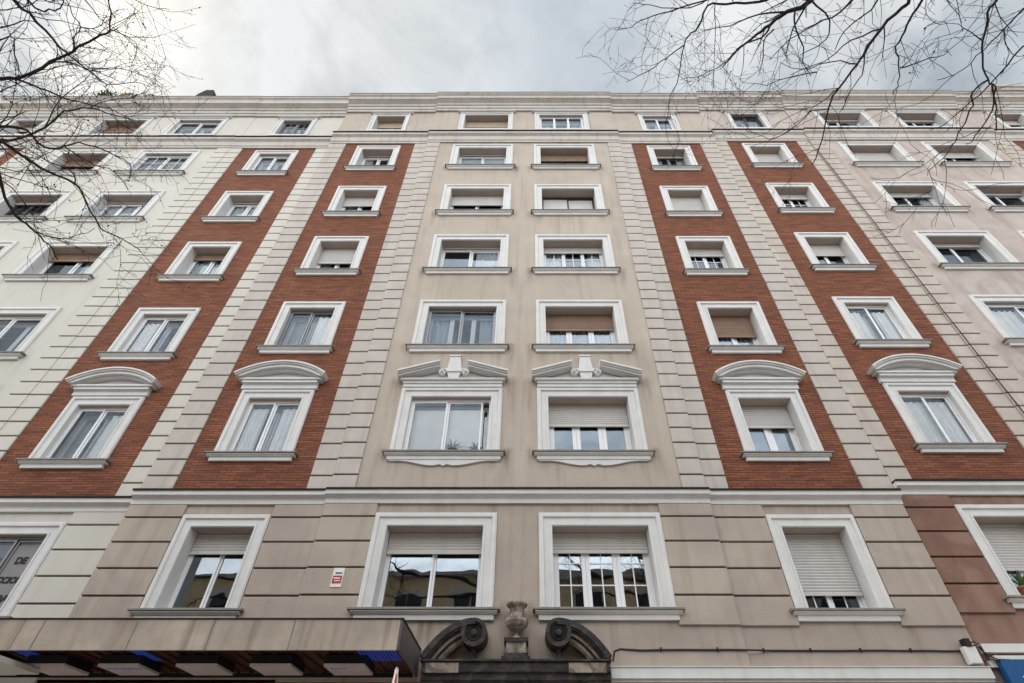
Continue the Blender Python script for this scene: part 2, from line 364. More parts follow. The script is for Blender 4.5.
# ------------------------------------------------------------------ windows
SILL = [4.44, 7.44, 10.41, 13.37, 16.29, 19.21, 22.22]
HO = 1.44
PROF = [(0.012,-0.32),(0,-0.32),(0,0.028),(0.012,0.040),(0.045,0.040),(0.05,0.022),(0.150,0.022),(0.158,0.040),(0.168,0.058),(0.225,0.058),(0.235,0.045),(0.25,0.042),(0.25,-0.005)]
def glazing(x0, x1, z0, z1, y, n, parent, fm, gm, grid=False, fw=0.055, names=('frame','pane'), gap=0.0):
    """sliding or hinged sashes filling an opening"""
    f = MB(); g = MB()
    o = 0.035
    f.box(x0, x0+o, y-0.02, y+0.06, z0, z1); f.box(x1-o, x1, y-0.02, y+0.06, z0, z1)
    f.box(x0+o, x1-o, y-0.02, y+0.06, z0, z0+o); f.box(x0+o, x1-o, y-0.02, y+0.06, z1-o, z1)
    w = (x1-x0-2*o-gap)/n
    for i in range(n):
        a = x0+o+w*i+0.002; b = a+w-0.004; yy = y + (0.0 if i%2==0 or n==3 else 0.026)
        za, zb = z0+o+0.002, z1-o-0.002
        f.box(a, a+fw, yy-0.012, yy+0.03, za, zb); f.box(b-fw, b, yy-0.012, yy+0.03, za, zb)
        f.box(a+fw, b-fw, yy-0.012, yy+0.03, za, za+fw); f.box(a+fw, b-fw, yy-0.012, yy+0.03, zb-fw, zb)
        g.quad((a+fw,yy+0.01,za+fw),(b-fw,yy+0.01,za+fw),(b-fw,yy+0.01,zb-fw),(a+fw,yy+0.01,zb-fw))
        if grid:
            c = (a+b)/2; f.box(c-0.010, c+0.010, yy-0.006, yy+0.008, za+fw, zb-fw)
            for k in (1, 2):
                z = za+fw+(zb-za-2*fw)*k/3
                f.box(a+fw, c-0.011, yy-0.006, yy+0.008, z-0.010, z+0.010); f.box(c+0.011, b-fw, yy-0.006, yy+0.008, z-0.010, z+0.010)
    f.build(names[0], fm, parent); g.build(names[1], gm, parent)
def curtain(x0, x1, z0, z1, y, parent, m='white_curtain', flat=False):
    c = MB(); n = max(6, int((x1-x0)/0.03)); ph = random.random()*6
    pts = []
    for i in range(n+1):
        x = x0+(x1-x0)*i/n
        a = 0.0 if flat else 0.022*math.sin(x*42+ph)+0.012*math.sin(x*97+ph*2)
        pts.append((x, y+a))
    for (xa, ya), (xb, yb) in zip(pts[:-1], pts[1:]): c.quad((xa,ya,z0),(xb,yb,z0),(xb,yb,z1),(xa,ya,z1))
    c.build('curtain', m, parent)
def shutter(x0, x1, z1, drop, y, parent, m):
    s = MB(); prof = []; z = z1; k = 0.052
    prof.append((0.0, z1))
    while z - k > z1-drop:
        prof += [(0.012, z-0.006), (0.014, z-0.028), (0.008, z-k+0.008), (0.0, z-k+0.003)]; z -= k
    prof += [(0.0, z1-drop+0.05), (0.022, z1-drop+0.05), (0.022, z1-drop), (-0.01, z1-drop), (-0.01, z1)]
    s.run(x0, x1, prof, y); s.build('roller_shutter', m, parent)
def seg_ped(xc, zt, yw, parent, hw=1.0):
    m = MB()
    m.run(xc-hw*0.86, xc+hw*0.86, [(0,zt),(0.075,zt),(0.075,zt+0.10),(0.11,zt+0.13),(0.14,zt+0.13),(0.14,zt+0.20),(0,zt+0.20)], yw)
    m.run(xc-hw*0.93, xc+hw*0.93, [(0,zt+0.202),(0.17,zt+0.202),(0.17,zt+0.25),(0,zt+0.25)], yw)
    # arched cornice: three nested mouldings
    z0 = zt+0.252; rise = 0.34; Rr = (hw*hw+rise*rise)/(2*rise); a0 = math.asin(hw/Rr)
    def arc(dr, n=26): return [(xc+(Rr-dr)*math.sin(-a0+2*a0*i/n), z0+rise-Rr+(Rr-dr)*math.cos(-a0+2*a0*i/n)) for i in range(n+1)]
    for d0, d1, pr in ((-0.075, -0.035, 0.30), (-0.035, 0.0, 0.27), (0.0, 0.07, 0.23), (0.07, 0.095, 0.15)):
        o, i = arc(d0), arc(d1)
        m.band(o, [(x, max(z, z0)) for x, z in i], yw-pr, yw)
    o = arc(0.10); o = [(x, z) for x, z in o if z > z0+0.004]
    m.plate([(o[0][0], z0), (o[-1][0], z0)] + o[::-1], yw-0.012, yw)
    m.build('pediment', 'white_stucco', parent)
def broken_ped(xc, zt, yw, parent):
    m = MB(); hw = 1.13
    m.run(xc-hw, xc+hw, [(0,zt),(0.07,zt),(0.07,zt+0.075),(0.10,zt+0.09),(0.10,zt+0.145),(0,zt+0.145)], yw)
    m.run(xc-hw-0.06, xc+hw+0.06, [(0,zt+0.147),(0.13,zt+0.147),(0.15,zt+0.17),(0.15,zt+0.20),(0,zt+0.20)], yw)
    zb = zt+0.202
    for sgn in (-1, 1):
        xa, xb = xc+sgn*(hw+0.13), xc+sgn*0.32
        for lo, hi, pr in ((0.0, 0.045, 0.22), (0.045, 0.08, 0.26), (0.08, 0.125, 0.30)):
            pts = [(xa, zb+lo), (xb, zb+lo+0.30), (xb, zb+hi+0.30), (xa, zb+hi)]
            m.plate(pts if sgn < 0 else pts[::-1], yw-pr, yw)
        t = [(xc+sgn*(hw), zb), (xc+sgn*0.05, zb), (xc+sgn*0.05, zb+0.27), (xb, zb+0.27)]
        m.plate(t if sgn < 0 else t[::-1], yw-0.012, yw)
        # small scroll where each rake breaks off
        for r, p in ((0.085, 0.13), (0.05, 0.16), (0.022, 0.19)):
            cx, cz = xc+sgn*0.27, zb+0.20
            m.plate([(cx+r*math.cos(2*math.pi*k/16), cz+r*math.sin(2*math.pi*k/16)) for k in range(16)], yw-p, yw-0.0)
        cx = xc+sgn*0.14
    m.plate([(xc-0.22, zb+0.21), (xc+0.22, zb+0.21), (xc+0.25, zb+0.27), (xc+0.25, zb+0.30), (xc-0.25, zb+0.30), (xc-0.25, zb+0.27)], yw-0.13, yw)
    m.plate([(xc-0.10, zb), (xc+0.10, zb), (xc+0.16, zb+0.21), (xc-0.16, zb+0.21)], yw-0.10, yw)
    m.plate([(xc-0.165, zb+0.302), (xc+0.165, zb+0.302), (xc+0.12, zb+0.66), (xc-0.12, zb+0.66)], yw-0.13, yw)
    m.plate([(xc-0.135, zb+0.662), (xc+0.135, zb+0.662), (xc+0.135, zb+0.70), (xc-0.135, zb+0.70)], yw-0.15, yw)
    m.build('pediment', 'white_stucco', parent)
def window(b, xc, z0, wide, yw, spec, floor, attic=False):
    w = 1.78 if wide else 1.18; x0, x1 = xc-w/2, xc+w/2
    ho = 1.30 if attic else HO; z1 = z0+ho
    root = MB()
    prof = [(o*(1.0 if wide else 0.94), d) for o, d in PROF]
    if attic: prof = [(o*0.8, d) for o, d in prof]
    tw = prof[-1][0]
    root.frame_u(x0, x1, z0, z1, prof, yw)
    # inner sloping ledge between the outer sill and the sashes
    root.box(x0+0.001, x1-0.001, yw+0.0, yw+0.32, z0-0.06, z0-0.004)
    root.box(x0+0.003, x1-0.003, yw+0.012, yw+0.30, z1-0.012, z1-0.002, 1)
    o = root.build('window', ['white_stucco', 'soffit_shade'], b, org=(xc, yw, z0))
    s = MB()
    if attic:
        s.box(x0-tw, x1+tw, yw-0.06, yw-0.0, z0-0.10, z0-0.002, 1)
        h = MB(); h.run(x0-tw-0.10, x1+tw+0.10, [(0,z1+tw+0.002),(0.10,z1+tw+0.002),(0.14,z1+tw+0.04),(0.14,z1+tw+0.08),(0,z1+tw+0.08)], yw); h.build('hood', 'white_stucco', o)
    else:
        e = 0.12
        s.run(x0-tw-e, x1+tw+e, [(0,z0-0.002),(0.145,z0-0.002),(0.152,z0-0.010),(0.152,z0-0.036),(0.145,z0-0.040),(0,z0-0.040)], yw, 0)
        s.run(x0-tw-e+0.045, x1+tw+e-0.045, [(0,z0-0.042),(0.125,z0-0.042),(0.125,z0-0.062),(0.11,z0-0.070),(0.085,z0-0.092),(0,z0-0.092)], yw, 1)
        s.run(x0-tw-e+0.10, x1+tw+e-0.10, [(0,z0-0.093),(0.065,z0-0.093),(0.06,z0-0.105),(0.06,z0-0.175),(0,z0-0.175)], yw, 1)
        if floor == 1 and spec.get('apron'):
            hw = w/2+tw-0.02; pts = []
            for i in range(41):
                t = -1+2*i/40; a = abs(t)
                z = -0.20 if a > 0.82 else -0.20-0.105*(0.5-0.5*math.cos(math.pi*min(1.0, (0.82-a)/0.62)))
                if a < 0.14: z += 0.022
                if a < 0.04: z -= 0.035
                pts.append((xc+t*hw, z0+z))
            s.plate(pts + [(xc+hw, z0-0.177), (xc-hw, z0-0.177)], yw-0.045, yw, 1)
    s.build('sill', ['sill_stone', 'white_stucco'], o)
    # sashes deep in the wall
    d = yw+0.28
    m = spec
    glazing(x0, x1, z0, z1-0.06, d+0.05, m.get('n', 2), o, m.get('fm', 'white_frame'), m.get('gm', 'clear_glass'), m.get('grid', False), m.get('fw', 0.055))
    if m.get('sh', 0) > 0: shutter(x0+0.012, x1-0.012, z1-0.014, m['sh']*(ho-0.02), d-0.005, o, m.get('shm', 'white_shutter'))
    c = m.get('cur')
    yc = d+0.125
    if c == 'full': curtain(x0-0.05, x1+0.05, z0, z1, yc, o)
    elif c == 'flat': curtain(x0-0.05, x1+0.05, z0, z1, d+0.115, o, flat=True)
    elif c == 'side':
        curtain(x0-0.05, x0+w*0.30, z0, z1, yc, o); curtain(x1-w*0.25, x1+0.05, z0, z1, yc, o)
    elif c == 'right': curtain(x0+w*0.58, x1+0.05, z0, z1, yc, o)
    elif c == 'left': curtain(x0-0.05, x0+w*0.45, z0, z1, yc, o)
    elif c == 'blue': curtain(x0-0.05, x1+0.05, z0, z1, yc, o, 'blue_curtain', True)
    if m.get('front'):
        glazing(x0+0.003, x1-0.003, z0, z1-0.014, yw+0.10, m.get('fn', 2), o, m['front'], 'outer_glass', m.get('fgrid', False), 0.04, ('outer_frame', 'outer_pane'), m.get('gap', 0))
    fc = m.get('fcur')
    if fc in ('full', 'flat'): curtain(x0+0.02, x1-0.02-m.get('gap', 0), z0+0.02, z1-0.16, yw+(0.19 if fc == 'full' else 0.27), o, flat=fc == 'flat')
    if fc in ('side', 'left'): curtain(x0+0.02, x0+w*0.36, z0+0.02, z1-0.16, yw+0.19, o)
    if fc in ('side', 'right'): curtain(x1-w*0.36, x1-0.02, z0+0.02, z1-0.16, yw+0.19, o)
    if floor == 1 and not attic:
        if wide and m.get('apron'): broken_ped(xc, z1+tw+0.002, yw, o)
        elif not wide: seg_ped(xc, z1+tw+0.002, yw, o)
    return o
# ------------------------------------------------------------------ buildings
def courses(mb, x0, x1, za, zb, step, yw, pr, gap, mi=0, c=0.008):
    z = za; n = max(1, round((zb-za)/step)); st = (zb-za)/n
    for i in range(n): mb.cbox(x0+0.0015, x1-0.0015, yw-pr, yw, za+i*st+gap/2, za+(i+1)*st-gap/2, c, mi)
def wall_grid(mb, x0, x1, z0, z1, y, holes, mi=0, fine=None):
    xs = sorted({x0, x1, *[h[0] for h in holes if x0 < h[0] < x1], *[h[1] for h in holes if x0 < h[1] < x1]})
    zs = sorted({z0, z1, *[h[2] for h in holes if z0 < h[2] < z1], *[h[3] for h in holes if z0 < h[3] < z1]})
    if fine:
        def cut(v):
            o_ = []
            for a, b in zip(v[:-1], v[1:]):
                k = max(1, round((b-a)/fine)); o_ += [a+(b-a)*i/k for i in range(k)]
            return o_+[v[-1]]
        xs, zs = cut(xs), cut(zs)
    for a, b in zip(xs[:-1], xs[1:]):
        for c, d in zip(zs[:-1], zs[1:]):
            mxx, mzz = (a+b)/2, (c+d)/2
            if any(h[0] < mxx < h[1] and h[2] < mzz < h[3] for h in holes): continue
            mb.quad((a,y,c),(b,y,c),(b,y,d),(a,y,d), mi)
def stain(o, marks):
    """rain stains: (x, z top, half width, length, strength) running down from sill and pediment ends"""
    me = o.data; at_ = me.attributes.new('stain', 'FLOAT', 'POINT'); og = ORG[o]; vals = []
    for v in me.vertices:
        x, z = v.co.x+og.x, v.co.z+og.z; t = 0.0
        for mx_, mz, hw, ln, st in marks:
            dz_ = mz-z
            if -0.12 < dz_ < ln and abs(x-mx_) < hw*2.5:
                f = (1-max(0, dz_)/ln)**1.3*(1 if dz_ > 0 else 1+dz_/0.12)
                t = max(t, st*f*math.exp(-((x-mx_)/hw)**2))
        vals.append(t)
    at_.data.foreach_set('value', vals)
def building(name, label, y0, dz, X0, X1, cols, wins, wallm, blockm, groundm, gblockm, atticm, trimm='cream_cornice', ctop=0.0):
    """wins: list of (xc, wide, {floor: spec})"""
    b = thing(name, label, 'building', ((X0+X1)/2, y0, 0))
    def yat(x):
        for k, a, c, dy in cols:
            if a <= x <= c: return y0+dy
        return y0
    S = [s+dz for s in SILL]
    holes = []
    for xc, wide, sp in wins:
        w = 1.78 if wide else 1.18
        for fl in sp: holes.append((xc-w/2-0.008, xc+w/2+0.008, S[fl]-0.05, S[fl]+(1.30 if fl == 6 else HO)+0.008))
    zc0, zc1 = 6.32+dz, 6.545+dz     # string course over the first storey
    zb0, zb1 = 21.08+dz, 21.75+dz   # belt under the attic
    zr = 23.86+dz
    # merged stretches with one facade depth
    runs = []
    for k, a, c, dy in cols:
        if runs and abs(runs[-1][2]-(y0+dy)) < 1e-6: runs[-1][1] = c
        else: runs.append([a, c, y0+dy])
    pl = MB(); gr = MB(); at = MB()
    for k, a, c, dy in cols:
        y = y0+dy
        if k == 'brick':
            bk = MB(); wall_grid(bk, a, c, zc1-0.1, zb0+0.1, y, holes); bk.build('brick_wall', 'red_brick', b)
        elif k == 'stucco': wall_grid(pl, a, c, zc1-0.1, zb0+0.1, y, holes, 0, 0.06)
        else:
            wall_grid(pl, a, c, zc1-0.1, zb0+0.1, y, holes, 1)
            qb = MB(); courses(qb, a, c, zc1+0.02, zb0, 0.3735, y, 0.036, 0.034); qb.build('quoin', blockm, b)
    for a, c, y in runs:
        wall_grid(gr, a, c, 3.4+dz, zc0+0.1, y, holes, 0, 0.08)
        wall_grid(at, a, c, zb1-0.1, zr+0.3, y, holes, 0, 0.08)
    for (a, c, y), (a2, c2, y2) in zip(runs[:-1], runs[1:]):   # returns where the bay steps forward
        for mbx, z0_, z1_ in ((gr,3.4+dz,zc0+0.1),(pl,zc1-0.1,zb0+0.1),(at,zb1-0.1,zr+0.3)):
            mbx.quad((c,y,z0_),(c,y2,z0_),(c,y2,z1_),(c,y,z1_))
    # rusticated piers of the first storey
    tw = 0.25; edges = []
    fw = sorted([(xc-(1.78 if wd else 1.18)/2-tw, xc+(1.78 if wd else 1.18)/2+tw, wd) for xc, wd, sp in wins if 0 in sp])
    prev = (X0, X0, None); lst = [(None, X0, None)] + [(p[0], p[1], p[2]) for p in fw] + [(X1, None, None)]
    for i in range(len(lst)-1):
        xa, xb = lst[i][1], lst[i+1][0]
        if lst[i][2] and lst[i+1][2]: continue
        cuts = [xa] + [r[0] for r in runs[1:] if xa < r[0] < xb] + [xb]
        for ca, cb in zip(cuts[:-1], cuts[1:]):
            y = yat((ca+cb)/2); gb = MB()
            zz = [4.18, 4.66, 5.12, 5.59, 6.06]
            for za, zb in zip(zz[:-1], zz[1:]): gb.cbox(ca+0.0015, cb-0.0015, y-0.045, y, za+dz+0.017, zb+dz-0.017, 0.006)
            gb.cbox(ca+0.0015, cb-0.0015, y-0.045, y, 6.077+dz, zc0-0.002, 0.006)
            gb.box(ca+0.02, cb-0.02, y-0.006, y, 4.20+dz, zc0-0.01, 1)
            gb.build('rusticated_pier', [gblockm, 'groove_shade_plaster'], b)
    srn = random.Random(len(wins)*7+int(X0*3)); mk = []
    for xc, wd, sp in wins:
        hw_ = (1.78 if wd else 1.18)/2+0.25+0.12
        for fl in range(6):
            for sg_ in (-1, 1):
                mk.append((xc+sg_*(hw_+0.03), S[fl]+0.05, 0.085, srn.uniform(0.35, 1.1), srn.uniform(0.7, 1.2)))
                mk.append((xc+sg_*(hw_-0.25), S[fl]-0.2, 0.12, srn.uniform(0.2, 0.6), srn.uniform(0.2, 0.6)))
            if fl == 1 and wd: mk += [(xc-1.32, S[fl]+1.95, 0.11, 1.6, 0.8), (xc+1.32, S[fl]+1.95, 0.11, 1.6, 0.9)]
            for q_ in range(4): mk.append((xc+srn.uniform(-hw_, hw_), S[fl]-0.2, srn.uniform(0.05, 0.2), srn.uniform(0.2, 0.7), srn.uniform(0.1, 0.45)))
    for q_ in range(60):
        xq = srn.uniform(X0, X1); mk += [(xq, zc0-0.0, srn.uniform(0.05, 0.3), srn.uniform(0.1, 0.45), srn.uniform(0.1, 0.5)), (srn.uniform(X0, X1), zb0, srn.uniform(0.05, 0.3), srn.uniform(0.1, 0.5), srn.uniform(0.1, 0.5)), (srn.uniform(X0, X1), zr, srn.uniform(0.05, 0.3), srn.uniform(0.1, 0.5), srn.uniform(0.1, 0.5))]
    if X0 == -7.64: mk += [(-1.62, 4.35, 0.35, 1.4, 1.0), (-1.95, 4.3, 0.2, 0.9, 0.7), (0.35, 4.0, 0.25, 0.6, 0.7), (-0.75, 3.95, 0.2, 0.5, 0.7)]
    stain(pl.build('plaster_wall', [wallm, 'groove_shade_plaster'], b), mk)
    stain(gr.build('first_storey_wall', groundm, b), mk); stain(at.build('attic_wall', atticm, b), mk)
    cm = MB(); cb_ = MB(); cr = MB()
    for i, (a, c, y) in enumerate(runs):
        a2, c2 = (a-0.0), (c+0.0)
        first = cm
        first.run(a2, c2, [(0,zc0),(0.055,zc0),(0.055,zc0+0.085),(0.065,zc0+0.088),(0.065,zc0+0.10),(0.115,zc0+0.135),(0.15,zc0+0.14),(0.155,zc0+0.148),(0.155,zc1-0.012),(0.165,zc1-0.008),(0.165,zc1),(0,zc1)], y)
        first.run(a2, c2, [(0,zc1+0.001),(0.185,zc1+0.001),(0.185,zc1+0.035),(0,zc1+0.05)], y, 1)
        cb_.run(a2, c2, [(0,zb0),(0.05,zb0),(0.05,zb0+0.10),(0.08,zb0+0.13),(0.08,zb0+0.42),(0.12,zb0+0.46),(0.17,zb0+0.50),(0.17,zb1-0.03),(0,zb1-0.03)], y)
        cb_.run(a2, c2, [(0,zb1-0.029),(0.20,zb1-0.029),(0.20,zb1+0.035),(0,zb1+0.05)], y, 1)
        zt = 24.85+dz+ctop
        cr.run(a2, c2, [(0,zr),(0.07,zr),(0.07,zr+0.14),(0.11,zr+0.17),(0.11,zr+0.36),(0.15,zr+0.38),(0.17,zr+0.50),(0.30,zr+0.60),(0.34,zr+0.62),(0.34,zt-0.20),(0.39,zt-0.14),(0.42,zt-0.12),(0.42,zt-0.03),(0,zt-0.03)], y)
        cr.run(a2, c2, [(-0.3,zt-0.029),(0.44,zt-0.029),(0.44,zt),(-0.3,zt+0.02)], y, 1)
    cm.build('string_course', ['white_stucco', 'lead_flashing'], b); cb_.build('belt_course', [trimm, 'lead_flashing'], b); cr.build('roof_cornice', [trimm, 'sill_stone'], b)
    # inside: floors, back wall and cross walls, seen dimly through the panes
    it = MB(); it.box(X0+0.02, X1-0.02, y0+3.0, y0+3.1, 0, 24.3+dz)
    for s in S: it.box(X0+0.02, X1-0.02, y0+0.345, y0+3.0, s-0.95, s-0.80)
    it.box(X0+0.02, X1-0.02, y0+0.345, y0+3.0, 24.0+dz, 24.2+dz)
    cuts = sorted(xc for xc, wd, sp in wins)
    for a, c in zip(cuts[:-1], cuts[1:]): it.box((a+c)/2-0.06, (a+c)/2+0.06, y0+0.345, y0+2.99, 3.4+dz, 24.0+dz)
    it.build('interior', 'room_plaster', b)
    sh = MB(); sh.box(X0+0.01, X1-0.01, y0+3.12, y0+12, 0, 24.1+dz); sh.quad((X0+0.01,y0,3.4+dz),(X0+0.01,y0,24.6+dz),(X0+0.01,y0+3.12,24.6+dz),(X0+0.01,y0+3.12,3.4+dz)); sh.quad((X1-0.01,y0,3.4+dz),(X1-0.01,y0+3.12,3.4+dz),(X1-0.01,y0+3.12,24.6+dz),(X1-0.01,y0,24.6+dz))
    sh.build('back_wall', wallm, b)
    rf = MB(); rf.box(X0+0.02, X1-0.02, y0+0.31, y0+12.3, 24.5+dz, 24.62+dz); rf.build('roof', 'roof_tile', b)
    for xc, wide, sp in wins:
        for fl, q in sp.items(): window(b, xc, S[fl], wide, yat(xc), q, fl, fl == 6)
    return b, yat, S

W = dict
CL = {0: W(n=2, sh=0.28, fw=0.04, gm='mirror_glass'), 1: W(n=2, fcur='flat', front='white_frame', gap=0.14, apron=True), 2: W(n=3, sh=0, cur='side', front='grey_frame'),
      3: W(n=2, sh=0.04, cur='right'), 4: W(n=2, sh=0.40), 5: W(n=2, cur='flat', sh=0.04, fw=0.05), 6: W(n=2, sh=0.42, shm='beige_shutter')}
CR = {0: W(n=3, gm='mirror_glass', sh=0.27, grid=True, cur='right', fw=0.075), 1: W(n=3, sh=0.42, cur='blue', fw=0.085, apron=True), 2: W(n=3, sh=0.42, shm='brown_shutter', cur='full', fw=0.07),
      3: W(n=3, sh=0.20, grid=True, cur='side', fw=0.05), 4: W(n=2, gm='white_shutter', fm='dark_frame', fw=0.022), 5: W(n=2, sh=0.33, shm='brown_shutter', fm='dark_frame', cur='flat'), 6: W(n=3, cur='side', front='white_frame', fn=3)}
BB = {0: W(n=2, gm='mirror_glass', sh=0.27, fw=0.035), 1: W(n=2, fcur='side', front='white_frame'), 2: W(n=2, fcur='right', cur='side', front='grey_frame'), 3: W(n=2, sh=0.50, cur='side'),
      4: W(n=2, sh=0.38, cur='left'), 5: W(n=2, cur='side', sh=0.03), 6: W(n=2, sh=0.38, shm='beige_shutter')}
CC = {0: W(n=2, sh=0.78, grid=True), 1: W(n=2, sh=0.42, cur='flat', fw=0.09), 2: W(n=2, sh=0.55, shm='brown_shutter', cur='full', fw=0.07), 3: W(n=2, sh=0.26, grid=True, fw=0.06),
      4: W(n=2, sh=0.98), 5: W(n=2, sh=0.1, fm='grey_frame', cur='side'), 6: W(n=2, front='white_frame', cur='side')}
cols = [('quoin',-7.64,-7.0,0),('brick',-7.0,-4.37,0),('quoin',-4.37,-3.9,0),('quoin',-3.9,-3.4,-.05),('stucco',-3.4,3.0,-.05),('quoin',3.0,3.47,-.05),('quoin',3.47,3.92,0),('brick',3.92,6.56,0),('quoin',6.56,7.17,0)]
bC, yC, SC = building('apartment_building', 'beige apartment house with two brick strips, the middle one of three', 0, 0, -7.64, 7.17, cols,
    [(-5.7, False, BB), (-1.74, True, CL), (1.32, True, CR), (5.29, False, CC)], 'beige_plaster', 'beige_blocks', 'ground_beige', 'ground_beige', 'beige_plaster')

A_ = {0: W(n=2, cur=None, front='grey_frame'), 1: W(n=2, fcur='right', cur='side', front='white_frame', fn=2), 2: W(n=2, fcur='left', cur='side', front='white_frame'), 3: W(n=2, sh=0.2, shm='brown_shutter', cur='full', fm='white_frame'),
      4: W(n=2, sh=0.05, cur='full'), 5: W(n=2, cur='side', front='white_frame'), 6: W(n=2, front='grey_frame', fgrid=True)}
LR = {0: W(n=2), 1: W(n=2, sh=0.3), 2: W(n=3, cur='side', front='white_frame'), 3: W(n=2, sh=0.25, shm='brown_shutter', cur='right'), 4: W(n=3, cur='full', sh=0.04), 5: W(n=2, front='white_frame', fgrid=True, cur='side'), 6: W(n=2, front='white_frame')}
LL = {1: W(n=2), 2: W(n=2, sh=0.3), 3: W(n=2, sh=0.2), 4: W(n=3, sh=0.1, fgrid=True, fm='dark_frame', grid=True), 5: W(n=3, sh=0.32, shm='brown_shutter', fm='dark_frame', grid=True), 6: W(n=2, sh=0.40, shm='brown_shutter', fm='dark_frame')}
LE = {3: W(n=2), 4: W(n=2, sh=0.5), 5: W(n=2, sh=0.6), 6: W(n=2, sh=0.3)}
colsL = [('quoin',-22.6,-22.0,0),('brick',-22.0,-19.36,0),('quoin',-19.36,-18.87,0),('quoin',-18.87,-18.4,-.012),('stucco',-18.4,-11.95,-.012),('quoin',-11.95,-11.48,-.012),('quoin',-11.48,-11.0,0),('brick',-11.0,-8.17,0),('quoin',-8.17,-7.64,0)]
bL, yL, SL = building('apartment_building', 'cream apartment house behind bare branches, on the left', 0.15, -0.08, -22.6, -7.64, colsL,
    [(-20.7, False, LE), (-16.75, True, LL), (-13.62, True, LR), (-9.6, False, A_)], 'cream_plaster', 'cream_plaster', 'cream_plaster', 'cream_plaster', 'cream_plaster', 'cream_cornice', 0.12)

D_ = {0: W(n=2, sh=0.62, cur='left'), 1: W(n=2, fcur='full', front='white_frame'), 2: W(n=2, fcur='side', cur='full', front='white_frame'), 3: W(n=2, sh=0.38), 4: W(n=2, sh=0.22, grid=True), 5: W(n=2, sh=0.9), 6: W(n=2, cur='right', front='dark_frame')}
RL = {0: W(n=2, sh=0.4), 1: W(n=2), 2: W(n=2, fcur='full', front='white_frame'), 3: W(n=2, sh=0.12), 4: W(n=2, sh=0.18, cur='side'), 5: W(n=2, sh=0.92), 6: W(n=2, sh=0.12, cur='side')}
RR = {1: W(n=2), 2: W(n=2), 3: W(n=2, sh=0.2), 4: W(n=2, sh=0.1), 5: W(n=2, sh=0.30), 6: W(n=2, sh=0.15, grid=True)}
RF = {3: W(n=2), 4: W(n=2, sh=0.5), 5: W(n=2, sh=0.6), 6: W(n=2, sh=0.3)}
colsR = [('quoin',7.17,7.62,0),('brick',7.62,10.32,0),('quoin',10.32,10.77,0),('quoin',10.77,11.3,-.05),('stucco',11.3,17.7,-.05),('quoin',17.7,18.15,-.05),('quoin',18.15,18.62,0),('brick',18.62,21.3,0),('quoin',21.3,21.9,0)]
bR, yR, SR = building('apartment_building', 'pinkish apartment house with a painted red brown lower storey, on the right', 0.0, 0.2, 7.17, 21.9, colsR,
    [(8.97, False, D_), (12.93, True, RL), (16.1, True, RR), (19.95, False, RF)], 'pink_plaster', 'pink_blocks', 'red_plaster', 'red_plaster', 'pink_plaster')

# ---- lettered film on the first-storey window of the left house
m = MB(); zf = SL[0]
m.box(-10.16, -9.04, 0.15+0.135, 0.15+0.14, zf+0.05, zf+1.30); film = m.build('lettered_film', 'frosted_film', bL)
def text_mesh(txt, size, loc, parent, mt, name='lettering', thick=0.002, rx=R(90)):
    cu = bpy.data.curves.new(name, 'FONT'); cu.body = txt; cu.size = size; cu.extrude = thick; cu.offset = 0.010; cu.align_x = 'CENTER'
    to = bpy.data.objects.new(name, cu); COL.objects.link(to)
    dg = bpy.context.evaluated_depsgraph_get(); me = bpy.data.meshes.new_from_object(to.evaluated_get(dg))
    bpy.data.objects.remove(to); me.transform(Matrix.Rotation(rx, 4, 'X')); me.materials.clear(); me.materials.append(MAT[mt])
    o = bpy.data.objects.new(name, me); COL.objects.link(o); ORG[o] = Vector(loc); o.parent = parent; o.location = Vector(loc)-ORG[parent]; return o
for t, x, z in (('DE', -9.33, 1.02), ('ELECCION', -9.42, 0.68), ('MODA', -9.38, 0.36), ('CENTRO', -9.86, 1.02)):
    text_mesh(t, 0.165 if len(t) < 5 else 0.145, (x, 0.15+0.131, zf+z-0.06), film, 'letter_black')

# ---- ground floor of the middle house
for a, c, t_, mt in ((-7.6, -1.62, 3.44, 'brown_cladding'), (1.22, 7.15, 3.40, 'purple_stone')):
    m = MB(); m.box(a, c, 0.0, 0.3, 0, t_); m.build('ground_floor_wall', mt, bC)
m = MB(); m.box(-10.4, -1.80, -0.09, -0.052, 3.46, 3.51); m.build('dark_frieze', 'lamp_box', bC)
m = MB(); m.run(1.27, 7.16, [(0,3.44),(0.10,3.44),(0.10,3.585),(0.12,3.59),(0.12,3.60),(0,3.60)], -0.005); m.box(1.27, 7.16, -0.06, 0.0, 3.40, 3.438)
m.build('shop_lintel', 'white_paint', bC)
for xa, xb in ((-7.3, -4.8), (-4.6, -2.1), (1.9, 4.2), (4.5, 6.9)):
    m = MB(); m.box(xa, xb, -0.03, -0.002, 0.5, 2.9); w_ = m.build('shop_window', 'window_dark', bC)
    m = MB(); m.box(xa-0.06, xa, -0.06, -0.004, 0.44, 2.96); m.box(xb, xb+0.06, -0.06, -0.004, 0.44, 2.96); m.box(xa, xb, -0.06, -0.004, 2.9, 2.96); m.box(xa, xb, -0.06, -0.004, 0.44, 0.5); m.build('frame', 'grey_frame', w_)
